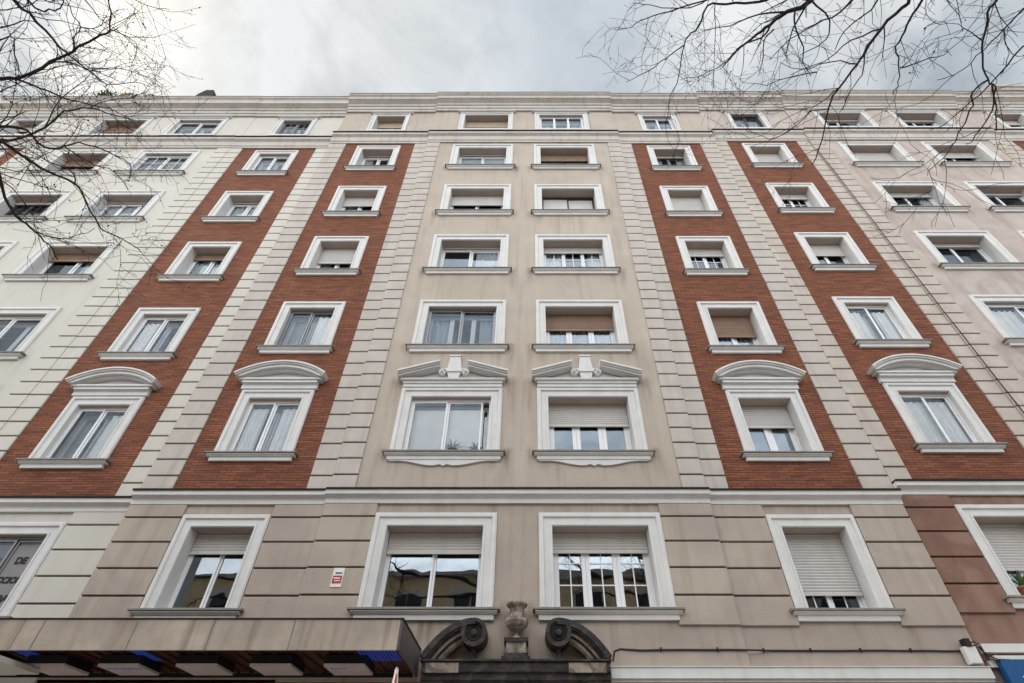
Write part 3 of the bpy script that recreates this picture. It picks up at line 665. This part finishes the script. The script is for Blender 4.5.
# doorway with scrolled broken pediment and urn
XD = -0.20
m = MB()
for s in (-1, 1):
    a, c = XD+s*1.12, XD+s*1.38; a, c = min(a,c), max(a,c)
    m.box(a, c, -0.28, 0.02, 0, 3.16); m.run(a-0.04, c+0.04, [(0,3.16),(0.30,3.16),(0.34,3.24),(0.34,3.34),(0,3.34)], 0.02)
m.box(XD-1.11, XD+1.11, -0.24, 0.02, 3.18, 3.338)
dsur = m.build('door_surround', 'door_stone', bC)
m = MB(); m.box(XD-1.10, XD+1.10, 0.05, 0.12, 0, 3.17); dr = m.build('door', 'dark_wood', bC)
m = MB(); m.tube([(XD+0.15, -0.02, 1.0), (XD+0.15, -0.02, 1.3)], 0.015); m.build('handle', 'door_stone', dr)
m = MB()
m.run(XD-1.42, XD+1.42, [(0,3.342),(0.33,3.342),(0.36,3.37),(0.36,3.44),(0.40,3.47),(0.40,3.60),(0,3.60)], 0.0, 0)
for a, c in ((XD-1.36, XD-0.86), (XD+0.80, XD+1.36)): m.box(a, c, -0.412, -0.40, 3.455, 3.585, 1)
m.box(XD-1.45, XD+1.45, -0.44, 0.0, 3.602, 3.63, 0)
ped = m.build('door_pediment', ['soot_stone', 'worn_stone'], bC)
def scroll(sgn):
    m = MB(); ex, ez = XD+sgn*0.66, 4.00
    # arm curving from the lower outer corner up over the volute
    P0, P1, P2, P3 = Vector((1.45, 3.66)), Vector((1.20, 4.03)), Vector((0.93, 4.185)), Vector((0.65, 4.188))
    def bez(t): return P0*(1-t)**3 + P1*3*t*(1-t)**2 + P2*3*t*t*(1-t) + P3*t**3
    cen = [bez(i/18) for i in range(19)]
    def off(d):
        o = []
        for i, p in enumerate(cen):
            a, b = cen[max(0,i-1)], cen[min(18,i+1)]; t = (b-a).normalized(); nn = Vector((-t.y, t.x))
            if nn.y > 0: nn = -nn
            o.append((XD+sgn*(p.x+nn.x*d), max(3.632, p.y+nn.y*d)))
        return o
    lay = [(-0.015, 0.075, 0.45, 0), (0.075, 0.105, 0.42, 0), (0.105, 0.13, 0.38, 0), (0.13, 0.17, 0.35, 1), (0.17, 0.19, 0.31, 0), (0.19, 0.235, 0.28, 1), (0.235, 0.26, 0.25, 1)]
    for d0, d1, pr, mi in lay:
        o, i = off(d0), off(d1)
        n = 19 if d0 < 0.1 else 16
        for k in range(n-1):
            q = [i[k], i[k+1], o[k+1], o[k]]
            if d0 > 0 and max(math.hypot(p_[0]-ex, p_[1]-ez) for p_ in (i[k+1], o[k+1])) < 0.19 or (d0 > 0 and math.hypot(i[k+1][0]-ex, i[k+1][1]-ez) < 0.155): continue
            m.plate(q if sgn < 0 else q[::-1], -pr, 0.0, mi)
    disc = lambda r, y: m.plate([(ex+r*math.cos(2*math.pi*k/28), ez+r*math.sin(2*math.pi*k/28)) for k in range(28)], y, 0.0, 0)
    disc(0.196, -0.38)
    cir = lambda r: [(ex+r*math.cos(2*math.pi*k/36), ez+r*math.sin(2*math.pi*k/36)) for k in range(37)]
    m.band(cir(0.150), cir(0.203), -0.447, -0.0, 0)
    m.band(cir(0.128), cir(0.149), -0.42, -0.0, 0)
    sp = []
    for k in range(70):
        t = k/69; r = 0.115*(1-t)**0.8+0.03*t; a = (math.pi/2 - sgn*0) + sgn*(-t)*4.2*math.pi
        sp.append((ex+r*math.cos(a), -0.39, ez+r*math.sin(a)))
    m.tube(sp, 0.014, 6, 0); m.lathe(ex, 0, [(0.0,0)], 3) if False else None
    m.plate([(ex+0.045*math.cos(2*math.pi*k/16), ez+0.045*math.sin(2*math.pi*k/16)) for k in range(16)], -0.45, -0.40, 0)
    # little baluster under the volute
    m.plate([(ex-0.05, 3.632), (ex+0.05, 3.632), (ex+0.03, 3.70), (ex+0.035, 3.83), (ex-0.035, 3.83), (ex-0.03, 3.70)], -0.30, -0.1, 0)
    m.build('scroll', ['soot_stone', 'worn_stone'], ped)
scroll(-1); scroll(1)
m = MB(); yu = -0.24
m.box(XD-0.22, XD+0.22, yu-0.20, yu+0.2, 3.632, 3.67, 0); m.box(XD-0.19, XD+0.19, yu-0.17, yu+0.17, 3.67, 3.72, 0)
m.box(XD-0.155, XD+0.155, yu-0.14, yu+0.14, 3.72, 3.88, 1); m.box(XD-0.19, XD+0.19, yu-0.17, yu+0.17, 3.88, 3.93, 0)
m.lathe(XD, yu, [(0.10,3.93),(0.10,3.95),(0.05,3.98),(0.028,4.02),(0.035,4.05),(0.05,4.06)], 20, 1)
m.lathe(XD, yu, [(0.05,4.06),(0.11,4.08),(0.165,4.13),(0.185,4.19),(0.165,4.245)], 60, 1, 0.05)
m.lathe(XD, yu, [(0.165,4.245),(0.12,4.27),(0.105,4.33),(0.115,4.39),(0.165,4.43),(0.175,4.445),(0.175,4.465),(0.0,4.47)], 24, 2)
m.build('urn', ['soot_stone', 'worn_stone', 'worn_stone'], bC, smooth=False)

# ---- right and left ground floors
m = MB(); m.box(7.2, 21.8, 0.02, 0.3, 0, 3.6); m.build('ground_floor_wall', 'purple_stone', bR)
m = MB(); m.run(7.22, 21.8, [(0,3.80),(0.09,3.80),(0.09,3.92),(0,3.92)], 0.0); m.run(7.30, 21.8, [(0,3.69),(0.13,3.69),(0.13,3.745),(0,3.745)], 0.0); m.box(7.23, 21.8, -0.05, 0.0, 3.60, 3.688)
m.build('shop_lintel', 'white_paint', bR)
m = MB(); m.box(-22.5, -7.66, 0.17, 0.4, 0, 3.33); m.build('ground_floor_wall', 'cream_plaster', bL)
sg = thing('shop_sign', 'blue shop sign with a white panel at the lower right corner', 'sign', (9.3, -0.16, 3.0))
m = MB(); m.box(7.33, 11.3, -0.16, -0.055, 3.05, 3.675); m.build('board', 'blue_enamel', sg)
m = MB(); m.box(7.55, 11.1, -0.168, -0.161, 3.15, 3.46); m.build('white_panel', 'sign_white', sg)

# ---- parapet block behind the roof on the far right, chimney and roof plants on the left
m = MB(); m.run(20.35, 24.0, [(0,25.08),(0.2,25.08),(0.2,25.5),(0.3,25.55),(0.3,25.75),(0.36,25.8),(0.36,26.0),(-0.3,26.0),(-0.3,25.08)], 0.0); m.build('parapet', 'pink_plaster', bR)

# ------------------------------------------------------------------ canopy
cy = -1.66; X1c = -1.725
cp = thing('canopy', 'beige sheet metal entrance canopy with a dark soffit and hanging square lamps', 'canopy', (-5.6, cy, 3.4))
m = MB()
m.box(-10.5, X1c-0.035, cy, cy+0.04, 3.46, 3.83, 0)
for x in (-7.62, -6.90, -6.62, -5.35, -4.3, -3.2): m.box(x-0.006, x+0.006, cy-0.006, cy, 3.465, 3.825, 1)
m.build('fascia', ['canopy_sheet', 'sill_stone'], cp)
m = MB(); m.box(X1c-0.033, X1c, cy, -0.05, 3.46, 3.83); m.build('side_panel', 'canopy_side', cp)
m = MB(); m.box(-10.5, X1c+0.01, cy-0.012, -0.04, 3.832, 3.85); m.build('cap', 'lead_flashing', cp)
m = MB(); m.box(-10.5, X1c-0.04, cy+0.045, -0.05, 3.535, 3.57)
for i in range(46):
    x = -10.4 + i*0.19
    if x < X1c-0.1: m.box(x, x+0.03, cy+0.05, -0.06, 3.515, 3.535)
m.build('soffit', 'canopy_dark', cp)
for k, pxx in enumerate((-32, 44, 118, 196, 270, 344)):
    xl = (pxx-CX)/883*8.36/0.6877; hw = 0.28
    m = MB(); m.box(xl-hw, xl+hw, -1.20, -0.64, 3.405, 3.512); lb = m.build('lamp_box', 'lamp_box', cp)
    m = MB(); m.box(xl-hw, xl+hw, -1.20, -0.64, 3.372, 3.403); lp = m.build('lamp_panel', 'lamp_glass', lb)
    if pxx in (118, 344):
        m = MB()
        for i in range(9 if pxx == 118 else 4):
            xx = xl-hw+0.07+i*0.055
            for yy in (-1.10, -1.04): m.box(xx, xx+0.020, yy, yy+0.018, 3.368, 3.371)
            m.box(xx+(i%2)*0.015, xx+0.006+(i%2)*0.015, -1.08, -1.045, 3.368, 3.371)
        m.build('led_reflections', 'blue_led', lb)  # reflection of blue LED text in the panel, built as glowing marks
for x0_, x1_ in ((-2.35, -1.80), (-7.05, -6.75), (-5.45, -5.25)):
    m = MB()
    for i in range(int((x1_-x0_)/0.05)): m.box(x0_+i*0.05, x0_+i*0.05+0.026, cy+0.12, cy+0.80, 3.506, 3.513)
    m.build('led_strip', 'blue_led', cp)
m = MB(); m.box(-10.4, -6.80, -2.0, -1.05, 3.30, 3.36); 
m.build('lower_panel', 'cream_plaster', cp)

# ------------------------------------------------------------------ small things on the facade
m = MB(); path = [(1.32, -0.05, 3.68), (1.36, -0.05, 3.82), (1.45, -0.055, 3.85)]
x = 1.45
while x < 6.8:
    x += 0.35; path.append((x, -0.066 if x < 3.56 else -0.016, 3.835+random.uniform(-0.006, 0.006)))
m.tube(path, 0.014, 6)
for x in (2.1, 3.0, 3.75, 4.5, 5.3, 6.1): m.box(x-0.012, x+0.012, -0.085 if x < 3.5 else -0.034, -0.048 if x < 3.5 else 0.0, 3.815, 3.87)
tag(m.build('cable', 'black_rubber'), 'black cable clipped along the wall above the white shop lintel', 'cable')
jb = thing('junction_box', 'pale junction box with black bracket and looping wires above the blue sign', 'junction box', (6.98, -0.1, 3.62))
m = MB(); m.cbox(6.88, 7.08, -0.14, -0.037, 3.63, 3.87, 0.012); m.build('box', 'white_paint', jb)
m = MB(); m.box(6.93, 7.02, -0.16, -0.037, 3.872, 3.98); m.build('bracket', 'black_rubber', jb)
m = MB()
for dz_ in (0, 0.05):
    m.tube([(7.0, -0.08, 3.86+dz_), (7.12, -0.09, 3.90+dz_), (7.20, -0.07, 3.86+dz_), (7.24, -0.06, 3.72+dz_), (7.32, -0.15, 3.66+dz_*0.5), (7.5, -0.15, 3.68)], 0.009, 5)
m.tube([(7.06, -0.08, 3.72), (7.14, -0.08, 3.66), (7.22, -0.08, 3.74), (7.18, -0.06, 3.88)], 0.008, 5)
m.build('wires', 'black_rubber', jb)
m = MB()   # dark tube standing in for the shadow gap at the right house's bay edge
pts = [(10.79+random.uniform(-0.01,0.01), -0.10, z) for z in [6.9+i*0.8 for i in range(18)]] 
m.tube(pts, 0.012, 5); tag(m.build('cable', 'black_rubber'), 'thin dark line added for the shadow gap up the pink quoins on the right', 'cable')

al = thing('alarm_sign', 'small white and red notice fixed to the beige blocks left of a window', 'sign', (-3.34, -0.05, 4.95))
xs, zs_ = (338.5-CX)/797*13.85, 4.94
m = MB(); m.box(xs-0.095, xs+0.095, -0.108, -0.096, zs_-0.16, zs_+0.16); m.build('plate', 'sign_white', al)
m = MB(); m.box(xs-0.08, xs+0.08, -0.112, -0.109, zs_-0.10, zs_+0.03); m.build('red_field', 'sign_red', al)
m = MB(); m.box(xs-0.05, xs+0.07, -0.112, -0.109, zs_+0.06, zs_+0.085); m.build('blue_line', 'sign_blue', al)
m = MB(); m.box(xs-0.06, xs+0.05, -0.115, -0.113, zs_-0.025, zs_-0.005); m.box(xs-0.04, xs+0.06, -0.115, -0.113, zs_-0.065, zs_-0.05); m.build('white_lines', 'sign_white', al)

# plants: on the red house's window ledge, inside the big glazed window, and on the roof terrace
def agave(loc, r, label, leafm='leaf_green', potm='terracotta', n=14, sq=0.6):
    t = thing('potted_plant', label, 'plant', loc)
    m = MB(); m.lathe(loc[0], loc[1], [(r*0.25,loc[2]),(r*0.38,loc[2]+r*0.55),(r*0.42,loc[2]+r*0.55),(r*0.42,loc[2]+r*0.65),(0,loc[2]+r*0.62)], 14); m.build('pot', potm, t)
    m = MB()
    for i in range(n):
        a = i*2.4; el = R(25+60*random.random()); L = r*(0.8+0.5*random.random())
        d = Vector((math.cos(a)*math.cos(el), math.sin(a)*math.cos(el)*sq, math.sin(el)))
        p = Vector((loc[0], loc[1], loc[2]+r*0.6)); m.tube([p, p+d*L*0.5+Vector((0,0,0.02)), p+d*L+Vector((0,0,-L*0.1))], [r*0.07, r*0.06, 0.002], 4)
    m.build('leaves', leafm, t)
agave((8.60, 0.06, SR[0]-0.0), 0.30, 'spiky potted plant on the window ledge of the red brown storey')
agave((-1.62, 0.135, SC[1]), 0.28, 'small potted plant behind the left of the large sliding panes', sq=0.12, potm='dark_frame')
agave((-1.14, 0.135, SC[1]), 0.24, 'small potted plant behind the right sliding pane beside the open gap', sq=0.12, potm='dark_frame')
def bush(x, z, r, lm, label):
    t = thing('roof_plant', label, 'plant', (x, 0.16, z))
    m = MB(); m.box(x-r*0.5, x+r*0.5, 0.02, 0.3, z, z+0.22); m.build('planter', 'terracotta', t)
    m = MB()
    for i in range(420):
        d = Vector((random.gauss(0,1), random.gauss(0,1), random.gauss(0,1))).normalized()*(r*random.random()**0.4*(0.8+0.3*random.random()))
        c = Vector((x, 0.16, z+0.22+r*0.45)) + Vector((d.x, d.y*0.5, d.z*0.62)); s = r*0.10
        a = Vector((random.uniform(-1,1), random.uniform(-1,1), random.uniform(-1,1))).normalized(); b = a.orthogonal().normalized()
        m.add([c-a*s, c+b*s*0.5, c+a*s, c-b*s*0.5], [(0,1,2,3)])
    m.build('leaves', lm, t)
m = MB(); m.box(-22.5, -7.7, 0.0, 0.3, 24.93, 25.52); m.build('parapet', 'cream_cornice', bL)
zp = 25.522
bush(-19.0, zp, 0.5, 'leaf_green', 'low dark green bush on the left roof edge')
bush(-18.0, zp, 0.38, 'leaf_yellow', 'yellowish plant on the left roof edge between two green ones')
bush(-17.0, zp, 0.30, 'leaf_green', 'small dark plant on the left roof edge nearest the chimney')
m = MB(); m.plate([(-14.85, 25.522), (-14.05, 25.522), (-14.1, 26.0), (-14.25, 26.35), (-14.6, 26.35), (-14.78, 25.95)], 0.02, 0.29); tag(m.build('chimney', 'seed'), 'dark stubby chimney on the roof of the cream house', 'chimney')

# closed parasol whose tip shows under the canopy end
ps = thing('parasol', 'closed red and white parasol with its tip just under the canopy corner', 'parasol', (-1.30, -3.56, 0))
m = MB(); m.lathe(-1.30, -3.56, [(0.0,0),(0.28,0.0),(0.28,0.06),(0.05,0.09),(0.05,0.3)], 20); m.build('base', 'sill_stone', ps)
m = MB(); m.tube([(-1.30,-3.56,0.06), (-1.30,-3.56,2.84)], 0.02, 8); m.build('pole', 'white_frame', ps)
m = MB()
for k in range(8):
    a0, a1 = 2*math.pi*k/8, 2*math.pi*(k+1)/8
    pr = [(0.012,2.86),(0.05,2.6),(0.10,2.2),(0.13,1.6),(0.10,1.3)]
    for (r0,z0),(r1,z1) in zip(pr[:-1], pr[1:]):
        m.quad((-1.3+r0*math.cos(a0),-3.56+r0*math.sin(a0),z0),(-1.3+r1*math.cos(a0),-3.56+r1*math.sin(a0),z1),(-1.3+r1*math.cos(a1),-3.56+r1*math.sin(a1),z1),(-1.3+r0*math.cos(a1),-3.56+r0*math.sin(a1),z0), k%2)
m.build('cloth', ['sign_red', 'sign_white'], ps)

# ------------------------------------------------------------------ house across the street (mirrored in the lower panes)
ob = thing('apartment_building', 'ochre house across the street, mirrored in the lowest windows', 'building', (0, -27, 0))
m = MB(); m.box(-30, 30, -38, -27, 0, 14.6); m.build('wall', 'ochre_plaster', ob)
m = MB(); m.box(-30.2, 30.2, -38.2, -26.6, 14.602, 14.95); m.build('roof_cornice', 'cream_cornice', ob)
for i in range(15):
    for k, z in enumerate((1.0, 4.6, 8.0, 11.3)):
        x = -28+i*4
        m = MB(); m.box(x-1.0, x+1.0, -26.998, -26.90, z, z+0.12); m.box(x-1.0, x-0.82, -26.998, -26.92, z+0.12, z+2.3); m.box(x+0.82, x+1.0, -26.998, -26.92, z+0.12, z+2.3); m.box(x-1.1, x+1.1, -26.998, -26.90, z+2.3, z+2.5)
        w_ = m.build('window', 'white_stucco', ob)
        m = MB(); m.box(x-0.82, x-0.03, -26.998, -26.97, z+0.12, z+2.3); m.box(x+0.03, x+0.82, -26.998, -26.97, z+0.12, z+2.3); m.build('pane', 'window_dark', w_)

# ------------------------------------------------------------------ trees
def smooth_path(P, sub=3):
    out_ = []
    for i in range(len(P)-1):
        p0, p1, p2, p3 = P[max(0,i-1)], P[i], P[i+1], P[min(len(P)-1,i+2)]
        for k in range(sub):
            t = k/sub
            out_.append(0.5*((2*p1)+(-p0+p2)*t+(2*p0-5*p1+4*p2-p3)*t*t+(-p0+3*p1-3*p2+p3)*t**3))
    out_.append(P[-1]); return out_
def twig(mb, seeds, p, d, L, r, lvl, droop, rnd, seedp):
    n = max(3, int(L/0.13)); pts = [p]; rad = [r]; q = p.copy(); dd = d.normalized()
    for i in range(n):
        kink = Vector((rnd.gauss(0,1), rnd.gauss(0,1), rnd.gauss(0,1)))*0.20
        dd = (dd+kink+Vector((0,0,-droop))).normalized()
        q = q+dd*(L/n); pts.append(q.copy()); rad.append(max(0.0022, r*(1-0.65*(i+1)/n)))
    mb.tube(pts, rad, 4 if r > 0.005 else 3, 0, False)
    if lvl > 0:
        for i in range(1, len(pts)-1):
            if rnd.random() < 0.55:
                dr = (pts[i+1]-pts[i]).normalized(); s = Vector((rnd.gauss(0,1), rnd.gauss(0,1), rnd.gauss(0,1)))
                s = (s-dr*s.dot(dr)).normalized()
                twig(mb, seeds, pts[i], dr*0.6+s*0.8, L*rnd.uniform(0.3,0.6), max(0.0028, rad[i]*0.65), lvl-1, droop, rnd, seedp)
    for q in pts[1:]:
        if rnd.random() < seedp:
            s = rnd.uniform(0.005, 0.013); c = q+Vector((rnd.gauss(0,1), rnd.gauss(0,1), rnd.gauss(0,1)))*0.02
            seeds.add([c+Vector(v)*s for v in ((1,0,0),(-1,0,0),(0,1,0),(0,-1,0),(0,0,1),(0,0,-1))], [(0,2,4),(2,1,4),(1,3,4),(3,0,4),(2,0,5),(1,2,5),(3,1,5),(0,3,5)])
def tree(label, base, trunk, tr, limbs, traced, rnd, dens, seedp, droop):
    t = thing('bare_tree', label, 'tree', base, 'bare street trees')
    m = MB(); m.tube(smooth_path([Vector(p) for p in trunk], 4), [tr[0]+(tr[1]-tr[0])*i/((len(trunk)-1)*4) for i in range((len(trunk)-1)*4+1)], 14)
    m.build('trunk', 'bark_pale', t, smooth=True)
    lm = MB(); tw = MB(); sd_ = MB()
    for pts, r0, r1 in limbs:
        P = smooth_path([Vector(p) for p in pts], 4); n = len(P)
        lm.tube(P, [r0+(r1-r0)*i/(n-1) for i in range(n)], 8)
    for pts, r0, r1 in traced:
        P = smooth_path(pts, 3); n = len(P); rr = [0.86*(r0+(r1-r0)*(i/(n-1))**0.8) for i in range(n)]
        # bark knuckles: thin limbs never run perfectly smooth
        P = [p+Vector((rnd.gauss(0,1), rnd.gauss(0,1), rnd.gauss(0,1)))*0.007 if 0 < i < n-1 else p for i, p in enumerate(P)]
        lm.tube(P, rr, 6)
        for i in range(1, n):
            seg = P[i]-P[i-1]; cnt = seg.length*dens
            while cnt > 0:
                if rnd.random() < cnt:
                    q = P[i-1].lerp(P[i], rnd.random()); dr = seg.normalized(); s = Vector((rnd.gauss(0,1), rnd.gauss(0,1), rnd.gauss(0,1)))
                    s = (s-dr*s.dot(dr)).normalized()
                    twig(tw, sd_, q, dr*0.7+s*0.8, rnd.uniform(0.3, 1.05), max(0.004, rr[i]*0.42), 2, droop, rnd, seedp)
                cnt -= 1
    lm.build('limbs', 'bark', t, smooth=True); tw.build('twigs', 'bark', t)
    if sd_.v: struct(sd_.build('seed_pods', 'seed', t), 'stuff')
    return t
def tl(pts, t0, t1, r0, r1, pre=None):
    n = len(pts); P = [px(x, y, t0+(t1-t0)*i/max(1,n-1)) for i, (x, y) in enumerate(pts)]
    if pre: P = [Vector(p) for p in pre]+P
    return (P, r0, r1)
rnd = random.Random(21)
hubL = Vector((-8.1, -6.9, 7.4))
LT = [
 tl([(-60,92),(0,79),(22,77),(50,62),(72,52),(95,37),(110,30),(111,12),(105,-6)], 9.6, 9.2, 0.032, 0.008, [hubL]),
 tl([(0,78),(20,80),(50,92),(80,102),(110,109),(130,119)], 9.6, 10.2, 0.02, 0.005),
 tl([(-20,-40),(14,0),(36,22),(60,47),(75,60),(90,70),(115,78)], 9.0, 9.8, 0.026, 0.005),
 tl([(22,77),(56,62),(82,67),(90,71),(110,68),(130,70),(155,80)], 9.6, 9.7, 0.012, 0.004),
 tl([(90,71),(108,84),(135,82),(150,87)], 9.6, 9.8, 0.010, 0.004),
 tl([(110,30),(128,37),(137,46),(131,66)], 9.3, 9.5, 0.009, 0.004),
 tl([(72,52),(74,38),(80,27),(72,12),(66,-5)], 9.4, 9.2, 0.010, 0.005),
 tl([(80,27),(98,28),(107,15)], 9.3, 9.2, 0.007, 0.004),
 tl([(20,-10),(36,8),(55,10),(62,7),(65,-8)], 9.0, 9.1, 0.014, 0.007),
 tl([(82,-5),(100,18),(122,34),(140,50)], 9.2, 9.8, 0.008, 0.004),
 tl([(130,-3),(150,6),(170,10)], 9.2, 9.4, 0.007, 0.003),
 tl([(0,140),(12,141),(45,127),(65,112),(90,108),(115,115),(135,120)], 8.8, 9.6, 0.026, 0.006, [hubL, px(-50,135,9.2)]),
 tl([(0,126),(25,130),(45,147),(65,147),(80,143),(105,150),(130,165),(128,182)], 8.8, 9.4, 0.022, 0.005, [px(-50,128,9.2)]),
 tl([(-10,137),(5,144),(30,160),(50,172),(75,183),(85,200),(100,228),(120,238),(140,250)], 8.6, 9.0, 0.026, 0.006, [px(-60,125,9.2)]),
 tl([(-12,150),(0,178),(8,205),(20,220),(35,232),(50,245),(58,260)], 8.3, 8.4, 0.024, 0.007, [px(-60,110,9.0)]),
 tl([(36,232),(60,238),(80,235),(95,228)], 8.4, 8.6, 0.008, 0.004),
 tl([(75,183),(70,170),(45,160),(38,140)], 9.0, 9.2, 0.010, 0.004),
 tl([(65,147),(95,165),(115,172),(128,190)], 9.2, 9.6, 0.010, 0.004),
 tl([(45,127),(60,100),(85,80),(95,68)], 9.2, 9.8, 0.010, 0.004),
 tl([(0,40),(14,38),(14,55),(22,75)], 9.3, 9.6, 0.010, 0.006),
 tl([(0,28),(20,22),(36,22)], 9.3, 9.4, 0.010, 0.006),
 tl([(90,108),(110,100),(130,98),(148,92)], 9.4, 9.9, 0.008, 0.003),
 tl([(0,92),(18,84),(40,70)], 9.5, 9.5, 0.009, 0.004),
 tl([(0,10),(22,8),(45,-5)], 9.2, 9.0, 0.008, 0.005),
]
tree('bare tree with fine drooping twigs and seed pods on the left', (-12.6, -7.0, 0), [(-12.6,-7.0,-0.1),(-12.5,-7.0,2.5),(-12.3,-6.9,5.0),(-12.0,-6.9,8.5),(-11.8,-6.8,12)], (0.24, 0.08),
     [([(-12.4,-7.0,4.2),(-11.0,-6.9,5.8),(-9.5,-6.9,6.8),tuple(hubL)], 0.11, 0.04), ([(-12.2,-6.9,7.0),(-11.2,-7.2,9.2),tuple(px(-20,-40,9.0))], 0.06, 0.027)], LT, rnd, 7.5, 0.20, 0.012)
hubR = px(905, -130, 8.4); hubR2 = px(1010, -120, 8.0)
RT = [
 tl([(850,-45),(811,0),(788,12),(774,20),(762,31),(745,43),(733,55),(722,68)], 8.5, 8.8, 0.050, 0.008, [hubR]),
 tl([(920,-30),(910,0),(902,8),(881,29),(865,51),(857,64),(838,88),(828,109),(822,139),(812,165)], 7.6, 7.4, 0.030, 0.007, [hubR]),
 tl([(930,-30),(922,0),(910,20),(902,37),(897,47),(899,64),(898,82),(893,95)], 7.8, 7.8, 0.022, 0.005, [hubR]),
 tl([(1004,-30),(996,0),(988,12),(983,41),(982,61),(988,80),(995,88),(995,115),(997,131)], 7.4, 7.2, 0.020, 0.005, [hubR2]),
 tl([(988,80),(972,92),(972,105),(964,123),(955,140),(944,157),(928,171)], 7.2, 7.0, 0.012, 0.004),
 tl([(992,84),(994,103),(984,125),(972,140),(966,144)], 7.2, 7.1, 0.011, 0.004),
 tl([(1060,10),(1024,47),(1000,74),(972,102),(943,125),(930,130)], 7.3, 7.2, 0.014, 0.004, [hubR2]),
 tl([(1060,-25),(1024,8),(1004,29),(984,49),(963,70),(937,80)], 7.5, 7.5, 0.013, 0.004, [hubR2]),
 tl([(900,68),(922,61),(943,55),(948,49)], 7.8, 7.9, 0.009, 0.004),
 tl([(811,0),(780,-4),(758,2),(725,4),(708,6),(698,27),(688,37),(683,47),(678,78),(671,96),(665,123)], 8.5, 8.2, 0.022, 0.005),
 tl([(684,45),(667,57),(647,72),(626,82)], 8.4, 8.4, 0.010, 0.004),
 tl([(730,-6),(700,2),(672,10),(647,18),(630,27),(614,30)], 8.5, 8.7, 0.014, 0.004),
 tl([(774,20),(762,37),(741,47),(733,55),(725,63),(700,76),(680,80)], 8.5, 8.9, 0.016, 0.004),
 tl([(795,12),(795,27),(803,47),(803,62),(811,76)], 8.3, 8.2, 0.014, 0.005),
 tl([(774,29),(764,41),(763,62),(758,76)], 8.4, 8.4, 0.012, 0.004),
 tl([(817,72),(786,78),(766,85),(741,82)], 8.3, 8.5, 0.009, 0.003),
 tl([(715,4),(715,41),(714,88)], 8.4, 8.4, 0.007, 0.003),
 tl([(788,12),(760,14),(730,26),(700,30)], 8.5, 8.9, 0.016, 0.005),
 tl([(811,0),(830,20),(825,40),(800,55)], 8.4, 8.4, 0.014, 0.005),
 tl([(881,29),(850,40),(825,60),(790,75)], 7.7, 8.2, 0.012, 0.004),
 tl([(865,51),(862,75),(850,92),(842,110)], 7.6, 7.7, 0.009, 0.004),
 tl([(857,64),(830,62),(800,70),(780,62)], 7.6, 8.2, 0.009, 0.004),
 tl([(865,-15),(840,12),(815,25),(790,40),(770,60)], 8.2, 8.6, 0.016, 0.005),
 tl([(890,-20),(870,10),(845,30),(835,50)], 8.0, 8.2, 0.014, 0.005),
 tl([(838,88),(818,105),(800,110),(770,128)], 7.5, 7.6, 0.008, 0.003),
 tl([(828,109),(810,112),(790,130),(770,138),(745,130)], 7.4, 7.5, 0.008, 0.003),
 tl([(983,41),(965,30),(955,35)], 7.4, 7.4, 0.007, 0.003),
 tl([(1004,29),(1007,50),(1024,56)], 7.4, 7.4, 0.007, 0.003),
 tl([(1000,74),(1008,60),(1005,40)], 7.3, 7.3, 0.007, 0.003),
 tl([(720,-10),(690,8),(650,5),(632,3)], 8.6, 8.8, 0.011, 0.004),
]
rnd = random.Random(5)
tR = tree('bare tree with long dark limbs hanging in from above, on the right', (8.6, -9.7, 0), [(8.6,-9.7,-0.1),(8.5,-9.7,3),(8.3,-9.7,6),(7.9,-9.6,9),(7.5,-9.5,13)], (0.26, 0.10),
     [([(8.2,-9.6,7.4),(7.2,-9.3,8.6),tuple(hubR)], 0.10, 0.055), ([(8.1,-9.6,6.8),(7.4,-9.2,8.2),tuple(hubR2)], 0.07, 0.035)], RT, rnd, 4.6, 0.02, 0.012)

# the same kind of tree on the far pavement, mirrored in the first-storey panes
for fx, lb in ((9.5, 'rightmost bare tree on the far pavement, seen only mirrored in the first-storey panes'), (-0.5, 'middle bare tree on the far pavement, seen only mirrored in the first-storey panes'), (-12.5, 'leftmost bare tree on the far pavement, seen only mirrored in the first-storey panes')):
    far = tR.copy(); COL.objects.link(far); far.location = (fx, -21.6, 0); far.scale = (1.4, 1.4, 1.4); far['label'] = lb
    for ch in list(tR.children):
        c_ = ch.copy(); COL.objects.link(c_); c_.parent = far
